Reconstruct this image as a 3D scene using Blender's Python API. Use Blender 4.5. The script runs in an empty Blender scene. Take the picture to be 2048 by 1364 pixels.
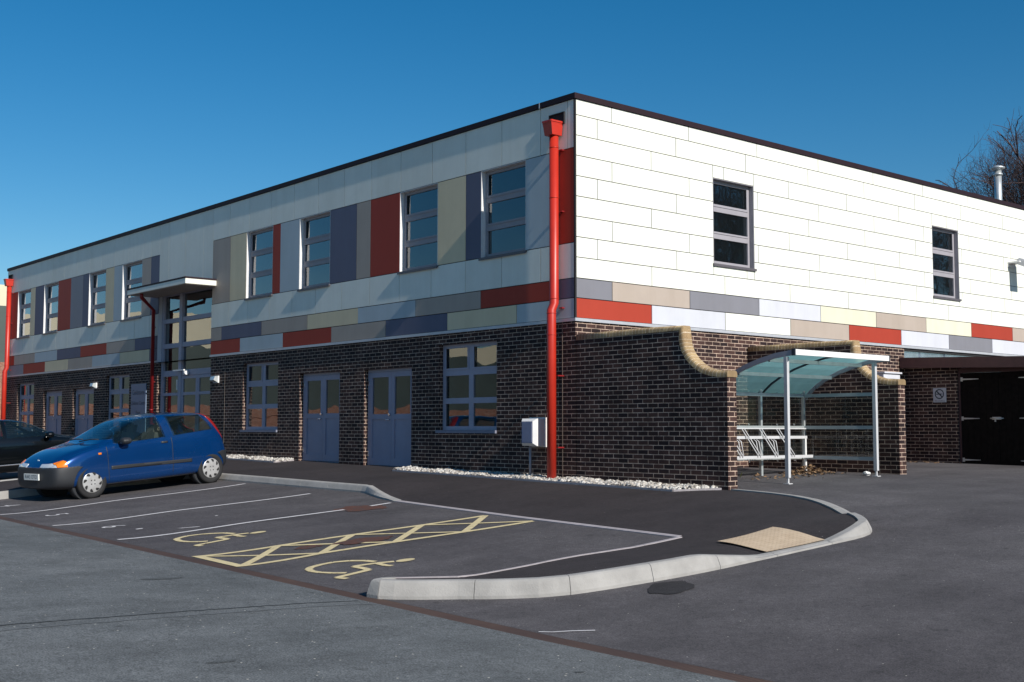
import bpy, bmesh, math, random
from mathutils import Vector, Matrix, geometry
from mathutils.bvhtree import BVHTree
R = math.radians
random.seed(7)
scene = bpy.context.scene
COL = scene.collection

# ------------------------------------------------------------------ materials
def new_mat(name):
    m = bpy.data.materials.new(name); m.use_nodes = True
    nt = m.node_tree; nt.nodes.clear()
    out = nt.nodes.new('ShaderNodeOutputMaterial')
    b = nt.nodes.new('ShaderNodeBsdfPrincipled')
    nt.links.new(b.outputs[0], out.inputs[0])
    return m, nt, b
def N(nt, t, **kw):
    n = nt.nodes.new(t)
    for k, v in kw.items():
        if k.startswith('i_'):
            n.inputs[k[2:].replace('_', ' ')].default_value = v
        else: setattr(n, k, v)
    return n
def obj_coord(nt, scale=(1, 1, 1)):
    tc = N(nt, 'ShaderNodeNewGeometry')
    return tc.outputs['Position']
def ramp(nt, src, stops):
    r = N(nt, 'ShaderNodeValToRGB')
    e = r.color_ramp.elements
    while len(e) < len(stops): e.new(.5)
    for i, (p, c) in enumerate(stops):
        e[i].position = p; e[i].color = (*c, 1) if len(c) == 3 else c
    nt.links.new(src, r.inputs[0]); return r.outputs[0]
def simple(name, col, rough=.5, metal=0, var=.08, scale=6, bump=0, spec=.5, coat=0, bscale=None):
    m, nt, b = new_mat(name)
    b.inputs['Roughness'].default_value = rough
    b.inputs['Metallic'].default_value = metal
    b.inputs['Specular IOR Level'].default_value = spec
    if coat:
        b.inputs['Coat Weight'].default_value = coat; b.inputs['Coat Roughness'].default_value = .04
    n = N(nt, 'ShaderNodeTexNoise', i_Scale=scale, i_Detail=5.0, i_Roughness=.6)
    tc = N(nt, 'ShaderNodeTexCoord'); nt.links.new(tc.outputs['Object'], n.inputs['Vector'])
    c0 = tuple(x * (1 - var) for x in col); c1 = tuple(min(1, x * (1 + var)) for x in col)
    nt.links.new(ramp(nt, n.outputs['Fac'], [(.3, c0), (.7, c1)]), b.inputs['Base Color'])
    if bump:
        n2 = N(nt, 'ShaderNodeTexNoise', i_Scale=bscale or scale * 8, i_Detail=4.0)
        nt.links.new(tc.outputs['Object'], n2.inputs['Vector'])
        bp = N(nt, 'ShaderNodeBump', i_Strength=bump, i_Distance=.01)
        nt.links.new(n2.outputs['Fac'], bp.inputs['Height']); nt.links.new(bp.outputs[0], b.inputs['Normal'])
    return m
def brick_mat(name, c1, c2, mortar, stain=.35, msize=.006, bw=.225, rh=.075, off=.5):
    m, nt, b = new_mat(name)
    uv = N(nt, 'ShaderNodeUVMap')
    bt = N(nt, 'ShaderNodeTexBrick', offset=off, i_Scale=1.0)
    bt.inputs['Color1'].default_value = (*c1, 1); bt.inputs['Color2'].default_value = (*c2, 1)
    bt.inputs['Mortar'].default_value = (*mortar, 1)
    bt.inputs['Mortar Size'].default_value = msize; bt.inputs['Mortar Smooth'].default_value = .2
    bt.inputs['Brick Width'].default_value = bw; bt.inputs['Row Height'].default_value = rh
    bt.inputs['Bias'].default_value = -.1
    # wobble so that joints are not ruler straight
    wn = N(nt, 'ShaderNodeTexNoise', i_Scale=5.0, i_Detail=2.0)
    nt.links.new(uv.outputs[0], wn.inputs['Vector'])
    mx = N(nt, 'ShaderNodeVectorMath', operation='MULTIPLY_ADD')
    mx.inputs[1].default_value = (.008, .006, 0)
    nt.links.new(wn.outputs['Color'], mx.inputs[0]); nt.links.new(uv.outputs[0], mx.inputs[2])
    nt.links.new(mx.outputs[0], bt.inputs['Vector'])
    # burnt patches and bloom
    n = N(nt, 'ShaderNodeTexNoise', i_Scale=2.3, i_Detail=6.0, i_Roughness=.65)
    nt.links.new(uv.outputs[0], n.inputs['Vector'])
    n3 = N(nt, 'ShaderNodeTexNoise', i_Scale=60.0, i_Detail=3.0)
    nt.links.new(uv.outputs[0], n3.inputs['Vector'])
    mm = N(nt, 'ShaderNodeMix', data_type='RGBA', blend_type='MULTIPLY', i_Factor=1.0)
    nt.links.new(bt.outputs['Color'], mm.inputs[6])
    nt.links.new(ramp(nt, n.outputs['Fac'], [(.3, (1 - stain,) * 3), (.7, (1 + stain,) * 3)]), mm.inputs[7])
    mm2 = N(nt, 'ShaderNodeMix', data_type='RGBA', blend_type='MULTIPLY', i_Factor=1.0)
    nt.links.new(mm.outputs[2], mm2.inputs[6])
    nt.links.new(ramp(nt, n3.outputs['Fac'], [(.3, (.7, .7, .72)), (.7, (1.25, 1.22, 1.2))]), mm2.inputs[7])
    nb_ = N(nt, 'ShaderNodeTexNoise', i_Scale=7.0, i_Detail=5.0, i_Roughness=.7); nt.links.new(uv.outputs[0], nb_.inputs['Vector'])
    mj = N(nt, 'ShaderNodeMix', data_type='RGBA', blend_type='MULTIPLY'); nt.links.new(bt.outputs['Fac'], mj.inputs[0])
    nt.links.new(mm2.outputs[2], mj.inputs[6]); nt.links.new(ramp(nt, nb_.outputs['Fac'], [(.32, (.55, .53, .52)), (.64, (1.3, 1.25, 1.2))]), mj.inputs[7])
    # pale lime bloom and soot in loose clouds
    nc_ = N(nt, 'ShaderNodeTexNoise', i_Scale=1.1, i_Detail=7.0, i_Roughness=.7); nt.links.new(uv.outputs[0], nc_.inputs['Vector'])
    ml_ = N(nt, 'ShaderNodeMix', data_type='RGBA'); nt.links.new(ramp(nt, nc_.outputs['Fac'], [(.60, (0, 0, 0)), (.80, (.09,) * 3)]), ml_.inputs[0])
    nt.links.new(mj.outputs[2], ml_.inputs[6]); ml_.inputs[7].default_value = (.26, .25, .26, 1)
    nt.links.new(ml_.outputs[2], b.inputs['Base Color'])
    b.inputs['Roughness'].default_value = .85; b.inputs['Specular IOR Level'].default_value = .25
    bp = N(nt, 'ShaderNodeBump', i_Strength=.6, i_Distance=.006)
    inv = N(nt, 'ShaderNodeMath', operation='SUBTRACT'); inv.inputs[0].default_value = 1
    nt.links.new(bt.outputs['Fac'], inv.inputs[1])
    nt.links.new(inv.outputs[0], bp.inputs['Height']); nt.links.new(bp.outputs[0], b.inputs['Normal'])
    return m
def asphalt_mat(name, base, patch, speck, patch_scale=.35, spec_amt=.5, stones=.02, stone_scale=28., rough=.9):
    m, nt, b = new_mat(name)
    P = obj_coord(nt)
    n1 = N(nt, 'ShaderNodeTexNoise', i_Scale=patch_scale, i_Detail=5.0, i_Roughness=.55); nt.links.new(P, n1.inputs['Vector'])
    mpv = N(nt, 'ShaderNodeVectorMath', operation='MULTIPLY'); mpv.inputs[1].default_value = (1, .25, 1)
    nt.links.new(P, mpv.inputs[0])
    n2 = N(nt, 'ShaderNodeTexNoise', i_Scale=2.2, i_Detail=5.0, i_Roughness=.6); nt.links.new(mpv.outputs[0], n2.inputs['Vector'])
    n3 = N(nt, 'ShaderNodeTexNoise', i_Scale=70.0, i_Detail=3.0, i_Roughness=.7); nt.links.new(P, n3.inputs['Vector'])
    n4 = N(nt, 'ShaderNodeTexNoise', i_Scale=13.0, i_Detail=4.0, i_Roughness=.7); nt.links.new(P, n4.inputs['Vector'])
    c0 = ramp(nt, n1.outputs['Fac'], [(.3, base), (.72, patch)])
    kk = N(nt, 'ShaderNodeMix', data_type='RGBA', blend_type='MULTIPLY', i_Factor=1.0)
    nt.links.new(c0, kk.inputs[6]); nt.links.new(ramp(nt, n4.outputs['Fac'], [(.3, (.80,) * 3), (.7, (1.20,) * 3)]), kk.inputs[7])
    n5 = N(nt, 'ShaderNodeTexNoise', i_Scale=1.7, i_Detail=3.0, i_Roughness=.5); nt.links.new(P, n5.inputs['Vector'])
    n6 = N(nt, 'ShaderNodeTexNoise', i_Scale=6.5, i_Detail=2.0, i_Roughness=.5); nt.links.new(P, n6.inputs['Vector'])
    k5 = N(nt, 'ShaderNodeMix', data_type='RGBA', blend_type='MULTIPLY', i_Factor=1.0); nt.links.new(kk.outputs[2], k5.inputs[6])
    nt.links.new(ramp(nt, n5.outputs['Fac'], [(.34, (1.10, 1.10, 1.10)), (.5, (1, 1, 1)), (.66, (.88, .88, .88))]), k5.inputs[7])
    k6 = N(nt, 'ShaderNodeMix', data_type='RGBA', blend_type='MULTIPLY', i_Factor=1.0); nt.links.new(k5.outputs[2], k6.inputs[6])
    nt.links.new(ramp(nt, n6.outputs['Fac'], [(.66, (1, 1, 1)), (.74, (.62, .62, .62))]), k6.inputs[7])
    c = k6.outputs[2]
    k = N(nt, 'ShaderNodeMix', data_type='RGBA', blend_type='MULTIPLY', i_Factor=1.0)
    nt.links.new(c, k.inputs[6]); nt.links.new(ramp(nt, n2.outputs['Fac'], [(.3, (.86,) * 3), (.72, (1.14,) * 3)]), k.inputs[7])
    k2 = N(nt, 'ShaderNodeMix', data_type='RGBA', blend_type='MULTIPLY', i_Factor=1.0)
    nt.links.new(k.outputs[2], k2.inputs[6])
    nt.links.new(ramp(nt, n3.outputs['Fac'], [(.3, (1 - spec_amt,) * 3), (.7, (1 + spec_amt,) * 3)]), k2.inputs[7])
    # scattered pale chippings
    v = N(nt, 'ShaderNodeTexVoronoi', i_Scale=stone_scale); nt.links.new(P, v.inputs['Vector'])
    lt = N(nt, 'ShaderNodeMath', operation='LESS_THAN'); lt.inputs[1].default_value = .17
    nt.links.new(v.outputs['Distance'], lt.inputs[0])
    sx = N(nt, 'ShaderNodeSeparateColor'); nt.links.new(v.outputs['Color'], sx.inputs[0])
    lt2 = N(nt, 'ShaderNodeMath', operation='LESS_THAN'); lt2.inputs[1].default_value = stones
    nt.links.new(sx.outputs[0], lt2.inputs[0])
    mu = N(nt, 'ShaderNodeMath', operation='MULTIPLY'); nt.links.new(lt.outputs[0], mu.inputs[0]); nt.links.new(lt2.outputs[0], mu.inputs[1])
    k3 = N(nt, 'ShaderNodeMix', data_type='RGBA'); nt.links.new(mu.outputs[0], k3.inputs[0])
    nt.links.new(k2.outputs[2], k3.inputs[6]); k3.inputs[7].default_value = (*speck, 1)
    nt.links.new(k3.outputs[2], b.inputs['Base Color'])
    b.inputs['Roughness'].default_value = rough; b.inputs['Specular IOR Level'].default_value = .3
    bp = N(nt, 'ShaderNodeBump', i_Strength=.5, i_Distance=.006)
    nt.links.new(n3.outputs['Fac'], bp.inputs['Height']); nt.links.new(bp.outputs[0], b.inputs['Normal'])
    return m
def paint_mat(name, col, under, wear=.5):
    m, nt, b = new_mat(name)
    P = obj_coord(nt)
    n = N(nt, 'ShaderNodeTexNoise', i_Scale=9.0, i_Detail=8.0, i_Roughness=.8); nt.links.new(P, n.inputs['Vector'])
    lo = .40 - .1 * (1 - wear)
    c = ramp(nt, n.outputs['Fac'], [(lo, under), (lo + .06, tuple(x * .8 for x in col)), (.6, col)])
    nt.links.new(c, b.inputs['Base Color']); b.inputs['Roughness'].default_value = .75
    return m
def glass_mat(name, tint, refl_rough=.0, body=(.02, .03, .03), opac=.25, ior=1.5, boost=1.0):
    m = bpy.data.materials.new(name); m.use_nodes = True; nt = m.node_tree; nt.nodes.clear()
    out = N(nt, 'ShaderNodeOutputMaterial')
    tr = N(nt, 'ShaderNodeBsdfTransparent'); tr.inputs[0].default_value = (*tint, 1)
    df = N(nt, 'ShaderNodeBsdfDiffuse'); df.inputs[0].default_value = (*body, 1)
    mx = N(nt, 'ShaderNodeMixShader'); mx.inputs[0].default_value = opac
    nt.links.new(tr.outputs[0], mx.inputs[1]); nt.links.new(df.outputs[0], mx.inputs[2])
    gl = N(nt, 'ShaderNodeBsdfGlossy'); gl.inputs['Roughness'].default_value = refl_rough
    gl.inputs[0].default_value = (.95, .97, 1, 1)
    fr = N(nt, 'ShaderNodeFresnel'); fr.inputs[0].default_value = ior
    # slight waviness so that reflections bend as in real double glazing
    P = obj_coord(nt)
    nn = N(nt, 'ShaderNodeTexNoise', i_Scale=1.4, i_Detail=1.0); nt.links.new(P, nn.inputs['Vector'])
    bp = N(nt, 'ShaderNodeBump', i_Strength=.07, i_Distance=.05); nt.links.new(nn.outputs['Fac'], bp.inputs['Height'])
    nt.links.new(bp.outputs[0], gl.inputs['Normal'])
    ml0 = N(nt, 'ShaderNodeMath', operation='MULTIPLY', use_clamp=True); ml0.inputs[1].default_value = boost
    nt.links.new(fr.outputs[0], ml0.inputs[0])
    ge = N(nt, 'ShaderNodeNewGeometry'); ib = N(nt, 'ShaderNodeMath', operation='SUBTRACT'); ib.inputs[0].default_value = 1; nt.links.new(ge.outputs['Backfacing'], ib.inputs[1])
    ml = N(nt, 'ShaderNodeMath', operation='MULTIPLY'); nt.links.new(ml0.outputs[0], ml.inputs[0]); nt.links.new(ib.outputs[0], ml.inputs[1])
    m2 = N(nt, 'ShaderNodeMixShader'); nt.links.new(ml.outputs[0], m2.inputs[0])
    nt.links.new(mx.outputs[0], m2.inputs[1]); nt.links.new(gl.outputs[0], m2.inputs[2])
    nt.links.new(m2.outputs[0], out.inputs[0]); return m

M = {}
M['brick'] = brick_mat('dark_brick', (.020, .012, .013), (.078, .041, .033), (.47, .37, .30), stain=.4, msize=.0062)
M['brick_orange'] = brick_mat('orange_brick', (.24, .10, .06), (.30, .14, .09), (.36, .31, .27), .2)
M['coping_brick'] = brick_mat('buff_bullnose_brick', (.31, .215, .115), (.46, .345, .185), (.60, .52, .39), .3, .0055, .075, 5., 0.)
PAL = dict(white=(.77, .775, .70), red=(.36, .050, .030), navy=(.125, .13, .185), grey=(.25, .25, .28), taupe=(.41, .345, .295),
           beige=(.70, .59, .40), cream=(.66, .64, .50), pale=(.45, .51, .54), lilac=(.56, .57, .62), dkgrey=(.20, .20, .225))
def panel(name, col):
    m = simple(name, col, .55, 0, .03, 2.5, .03, .15); nt = m.node_tree; b = next(n for n in nt.nodes if n.type == 'BSDF_PRINCIPLED')
    src = b.inputs['Base Color'].links[0].from_socket
    P = obj_coord(nt); mp = N(nt, 'ShaderNodeVectorMath', operation='MULTIPLY'); mp.inputs[1].default_value = (2.2, 2.2, .22); nt.links.new(P, mp.inputs[0])
    n = N(nt, 'ShaderNodeTexNoise', i_Scale=1.0, i_Detail=5.0, i_Roughness=.65); nt.links.new(mp.outputs[0], n.inputs['Vector'])
    k = N(nt, 'ShaderNodeMix', data_type='RGBA', blend_type='MULTIPLY', i_Factor=1.0); nt.links.new(src, k.inputs[6])
    nt.links.new(ramp(nt, n.outputs['Fac'], [(.30, (.94, .935, .92)), (.6, (1.01,) * 3)]), k.inputs[7])
    nt.links.new(k.outputs[2], b.inputs['Base Color'])
    oi = N(nt, 'ShaderNodeObjectInfo'); k2 = N(nt, 'ShaderNodeMix', data_type='RGBA', blend_type='MULTIPLY', i_Factor=1.0); nt.links.new(k.outputs[2], k2.inputs[6])
    nt.links.new(ramp(nt, oi.outputs['Random'], [(0, (.95, .95, .95)), (1, (1.03, 1.03, 1.03))]), k2.inputs[7]); nt.links.new(k2.outputs[2], b.inputs['Base Color'])
    return m
for k, c in PAL.items(): M['p_' + k] = panel('panel_' + k, c) if True else simple('panel_' + k, c, .55, 0, .03, 2.5, .03, .15)
M['backing'] = simple('cladding_backing', (.02, .02, .022), .9)
M['coping'] = simple('maroon_coping_metal', (.022, .011, .015), .6, 0, .1, 4, 0, .2)
M['flash'] = simple('flashing_metal', (.46, .47, .50), .4, .2)
M['frame'] = simple('blue_grey_frame', (.36, .345, .415), .5, 0, .05, 6, 0, .2)
M['frame2'] = simple('grey_frame', (.31, .295, .32), .5, 0, .05, 6, 0, .2)
M['door'] = simple('blue_grey_door', (.31, .295, .375), .45, 0, .06, 3, 0, .3)
M['reveal'] = simple('white_reveal', (.72, .71, .70), .5)
M['sill'] = simple('dark_sill', (.10, .09, .10), .45)
M['sillpale'] = simple('pale_sill', (.20, .21, .27), .5, 0, .05, 6, 0, .2)
M['glass'] = glass_mat('window_glass', (.66, .76, .74), body=(.02, .025, .03), opac=.2, ior=1.55, boost=2.1)
M['interior'] = simple('plaster_interior', (.30, .33, .33), .9)
M['intfloor'] = simple('interior_floor', (.12, .10, .09), .7)
M['red'] = simple('red_pipe_paint', (.46, .026, .013), .4, 0, .08, 4)
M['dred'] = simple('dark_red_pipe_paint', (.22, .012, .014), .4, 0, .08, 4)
M['steel'] = simple('galvanised_steel', (.55, .58, .58), .38, .6, .12, 5)
M['chrome'] = simple('bright_metal', (.75, .75, .76), .2, .9)
M['whitep'] = simple('white_powder_coat', (.74, .73, .72), .4, 0, .05)
M['lilacp'] = simple('pale_plastic_panel', (.22, .235, .34), .3, 0, .05)
M['shelf'] = simple('shelter_frame_paint', (.30, .29, .33), .4, 0, .06)
M['shel2'] = simple('shelter_end_paint', (.30, .34, .36), .4, 0, .06)
def poly_mat(name, tint, trans, body, t_amt, gl=.10):
    m = bpy.data.materials.new(name); m.use_nodes = True; nt = m.node_tree; nt.nodes.clear()
    out = N(nt, 'ShaderNodeOutputMaterial'); tr = N(nt, 'ShaderNodeBsdfTransparent'); tr.inputs[0].default_value = (*tint, 1)
    tl = N(nt, 'ShaderNodeBsdfTranslucent'); tl.inputs[0].default_value = (*trans, 1)
    df = N(nt, 'ShaderNodeBsdfDiffuse'); df.inputs[0].default_value = (*body, 1)
    P = obj_coord(nt); nn = N(nt, 'ShaderNodeTexNoise', i_Scale=3.0, i_Detail=5.0); nt.links.new(P, nn.inputs['Vector'])
    a = N(nt, 'ShaderNodeAddShader'); nt.links.new(tl.outputs[0], a.inputs[0]); nt.links.new(df.outputs[0], a.inputs[1])
    mx = N(nt, 'ShaderNodeMixShader'); nt.links.new(ramp(nt, nn.outputs['Fac'], [(.3, (t_amt * .85,) * 3), (.7, (min(1, t_amt * 1.15),) * 3)]), mx.inputs[0])
    nt.links.new(a.outputs[0], mx.inputs[1]); nt.links.new(tr.outputs[0], mx.inputs[2])
    gs = N(nt, 'ShaderNodeBsdfGlossy'); gs.inputs['Roughness'].default_value = gl
    fr = N(nt, 'ShaderNodeFresnel'); fr.inputs[0].default_value = 1.45
    ge = N(nt, 'ShaderNodeNewGeometry'); ib = N(nt, 'ShaderNodeMath', operation='SUBTRACT'); ib.inputs[0].default_value = 1; nt.links.new(ge.outputs['Backfacing'], ib.inputs[1])
    ml = N(nt, 'ShaderNodeMath', operation='MULTIPLY'); nt.links.new(fr.outputs[0], ml.inputs[0]); nt.links.new(ib.outputs[0], ml.inputs[1])
    m2 = N(nt, 'ShaderNodeMixShader'); nt.links.new(ml.outputs[0], m2.inputs[0]); nt.links.new(mx.outputs[0], m2.inputs[1]); nt.links.new(gs.outputs[0], m2.inputs[2])
    nt.links.new(m2.outputs[0], out.inputs[0]); return m
M['poly'] = poly_mat('teal_polycarbonate_roof', (.50, .70, .70), (.26, .52, .53), (.07, .17, .18), .40)
M['alu'] = simple('mill_aluminium_post', (.50, .50, .51), .5, 0, .06)
M['clear'] = poly_mat('clear_shelter_panel', (.84, .88, .87), (.03, .035, .035), (.03, .035, .035), .88, .04)
M['black'] = simple('black_stained_timber', (.010, .0075, .0065), .9, 0, .35, 12, 0, .1)
M['maroonw'] = simple('maroon_timber', (.075, .030, .030), .6, 0, .15, 8)
M['silver'] = simple('bare_aluminium', (.62, .64, .70), .22, .9, .2, 3)
M['conc'] = simple('kerb_concrete', (.31, .30, .285), .85, 0, .14, 4, .35, .3, 0, 60)
M['concp'] = simple('pale_edging_concrete', (.34, .31, .32), .85, 0, .14, 9, .3, .3, 0, 60)
M['rub'] = simple('tyre_rubber', (.012, .012, .013), .8)
M['plast'] = simple('black_bumper_plastic', (.018, .02, .024), .55, 0, .1, 8)
M['hub'] = simple('silver_wheel_trim', (.44, .44, .44), .35, .3, .1, 14)
M['blue'] = simple('metallic_blue_car_paint', (.002, .046, .185), .2, .5, .04, 3, 0, .6, 1.0)
M['blackcar'] = simple('black_car_paint', (.003, .004, .005), .12, 0, .05, 3, 0, .4, .3)
M['carglass'] = glass_mat('car_glass', (.58, .70, .68), 0, (.03, .05, .05), .12, 1.5, 1.5)
M['lamp'] = simple('headlamp_lens', (.62, .66, .70), .08, .4)
M['amber'] = simple('amber_lens', (.72, .18, .01), .15)
M['tail'] = simple('red_lens', (.21, .010, .010), .2)
M['plate'] = simple('white_number_plate', (.62, .64, .62), .5)
M['ink'] = simple('dark_lettering', (.02, .03, .045), .6)
M['signbg'] = simple('blue_grey_sign_panel', (.15, .20, .29), .45)
M['signw'] = simple('white_sign_panel', (.52, .52, .56), .5)
M['bark'] = simple('bare_tree_bark', (.066, .043, .043), .9, 0, .25, 4, .4)
def stone_mat():
    m, nt, b = new_mat('mixed_cobble'); P = obj_coord(nt); v = N(nt, 'ShaderNodeTexVoronoi', i_Scale=16.0); nt.links.new(P, v.inputs['Vector'])
    sc = N(nt, 'ShaderNodeSeparateColor'); nt.links.new(v.outputs['Color'], sc.inputs[0])
    nt.links.new(ramp(nt, sc.outputs[0], [(0, (.16, .14, .12)), (.3, (.34, .31, .27)), (.6, (.46, .43, .39)), (1, (.62, .60, .56))]), b.inputs['Base Color']); b.inputs['Roughness'].default_value = .85; return m
M['stone_old'] = simple('white_cobble', (.46, .43, .40), .85, 0, .35, 14, .2)
M['stone'] = stone_mat()
M['leaf'] = simple('dead_leaf', (.19, .115, .06), .8, 0, .55, 14)
M['weed'] = simple('green_weed', (.10, .13, .02), .8, 0, .3, 20)
M['joint'] = simple('joint_sealant', (.19, .15, .12), .8)
M['grnclad'] = simple('dark_green_cladding', (.05, .068, .06), .6, 0, .15, .6)
M['crmclad'] = simple('cream_cladding', (.62, .56, .40), .6, 0, .06, .5)
M['roofdark'] = simple('dark_roof_membrane', (.09, .09, .10), .9)
ASP = (.036, .031, .036)
M['asph_new'] = asphalt_mat('dark_bay_asphalt', (.056, .051, .055), (.096, .090, .093), (.4, .38, .34), .3, .55, .014)
M['asph_path'] = asphalt_mat('fresh_path_asphalt', (.025, .0205, .022), (.036, .030, .031), (.3, .28, .26), .4, .45, .004)
M['asph_old'] = asphalt_mat('worn_grey_road_asphalt', (.088, .096, .099), (.138, .146, .148), (.60, .57, .50), .22, .68, .05, 22.)
M['earth'] = asphalt_mat('far_ground', (.06, .065, .05), (.09, .09, .07), (.2, .2, .17), .05, .4, .0)
M['wpaint'] = paint_mat('white_road_paint', (.66, .64, .64), (.10, .095, .10), .4)
M['ypaint'] = paint_mat('yellow_road_paint', (.66, .55, .31), (.12, .10, .07), .35)
M['rust'] = paint_mat('red_rust_stain', (.105, .042, .026), (.058, .046, .046), 1.2)
M['oil'] = asphalt_mat('dark_oil_stain', (.020, .019, .021), (.032, .030, .032), (.2, .2, .2), 1.5, .5, .01)
M['faint'] = asphalt_mat('faint_road_stain', (.070, .076, .078), (.105, .112, .114), (.5, .48, .42), .5, .6, .03, 22.)
M['seam'] = simple('tar_seam', (.028, .030, .030), .8)
M['crackpale'] = simple('pale_patch_edge', (.13, .14, .145), .9)

def channel_mat():
    m, nt, b = new_mat('rusty_slotted_grating')
    P = obj_coord(nt)
    w = N(nt, 'ShaderNodeTexWave', wave_type='BANDS', bands_direction='X', i_Scale=9.0, i_Distortion=.3)
    nt.links.new(P, w.inputs['Vector'])
    n = N(nt, 'ShaderNodeTexNoise', i_Scale=1.2, i_Detail=5.0); nt.links.new(P, n.inputs['Vector'])
    k = N(nt, 'ShaderNodeMix', data_type='RGBA', blend_type='MULTIPLY', i_Factor=1.0)
    nt.links.new(ramp(nt, w.outputs['Fac'], [(.3, (.62, .6, .6)), (.6, (1.05, 1, 1))]), k.inputs[6])
    nt.links.new(ramp(nt, n.outputs['Fac'], [(.35, (.060, .034, .026)), (.65, (.088, .050, .034))]), k.inputs[7])
    nt.links.new(k.outputs[2], b.inputs['Base Color']); b.inputs['Roughness'].default_value = .8
    return m
M['channel'] = channel_mat()
def tactile_mat():
    m, nt, b = new_mat('buff_tactile_slab')
    P = obj_coord(nt)
    n = N(nt, 'ShaderNodeTexNoise', i_Scale=8.0, i_Detail=5.0); nt.links.new(P, n.inputs['Vector'])
    nt.links.new(ramp(nt, n.outputs['Fac'], [(.3, (.50, .375, .25)), (.7, (.58, .45, .31))]), b.inputs['Base Color'])
    b.inputs['Roughness'].default_value = .85; return m
M['tactile'] = tactile_mat()

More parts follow.
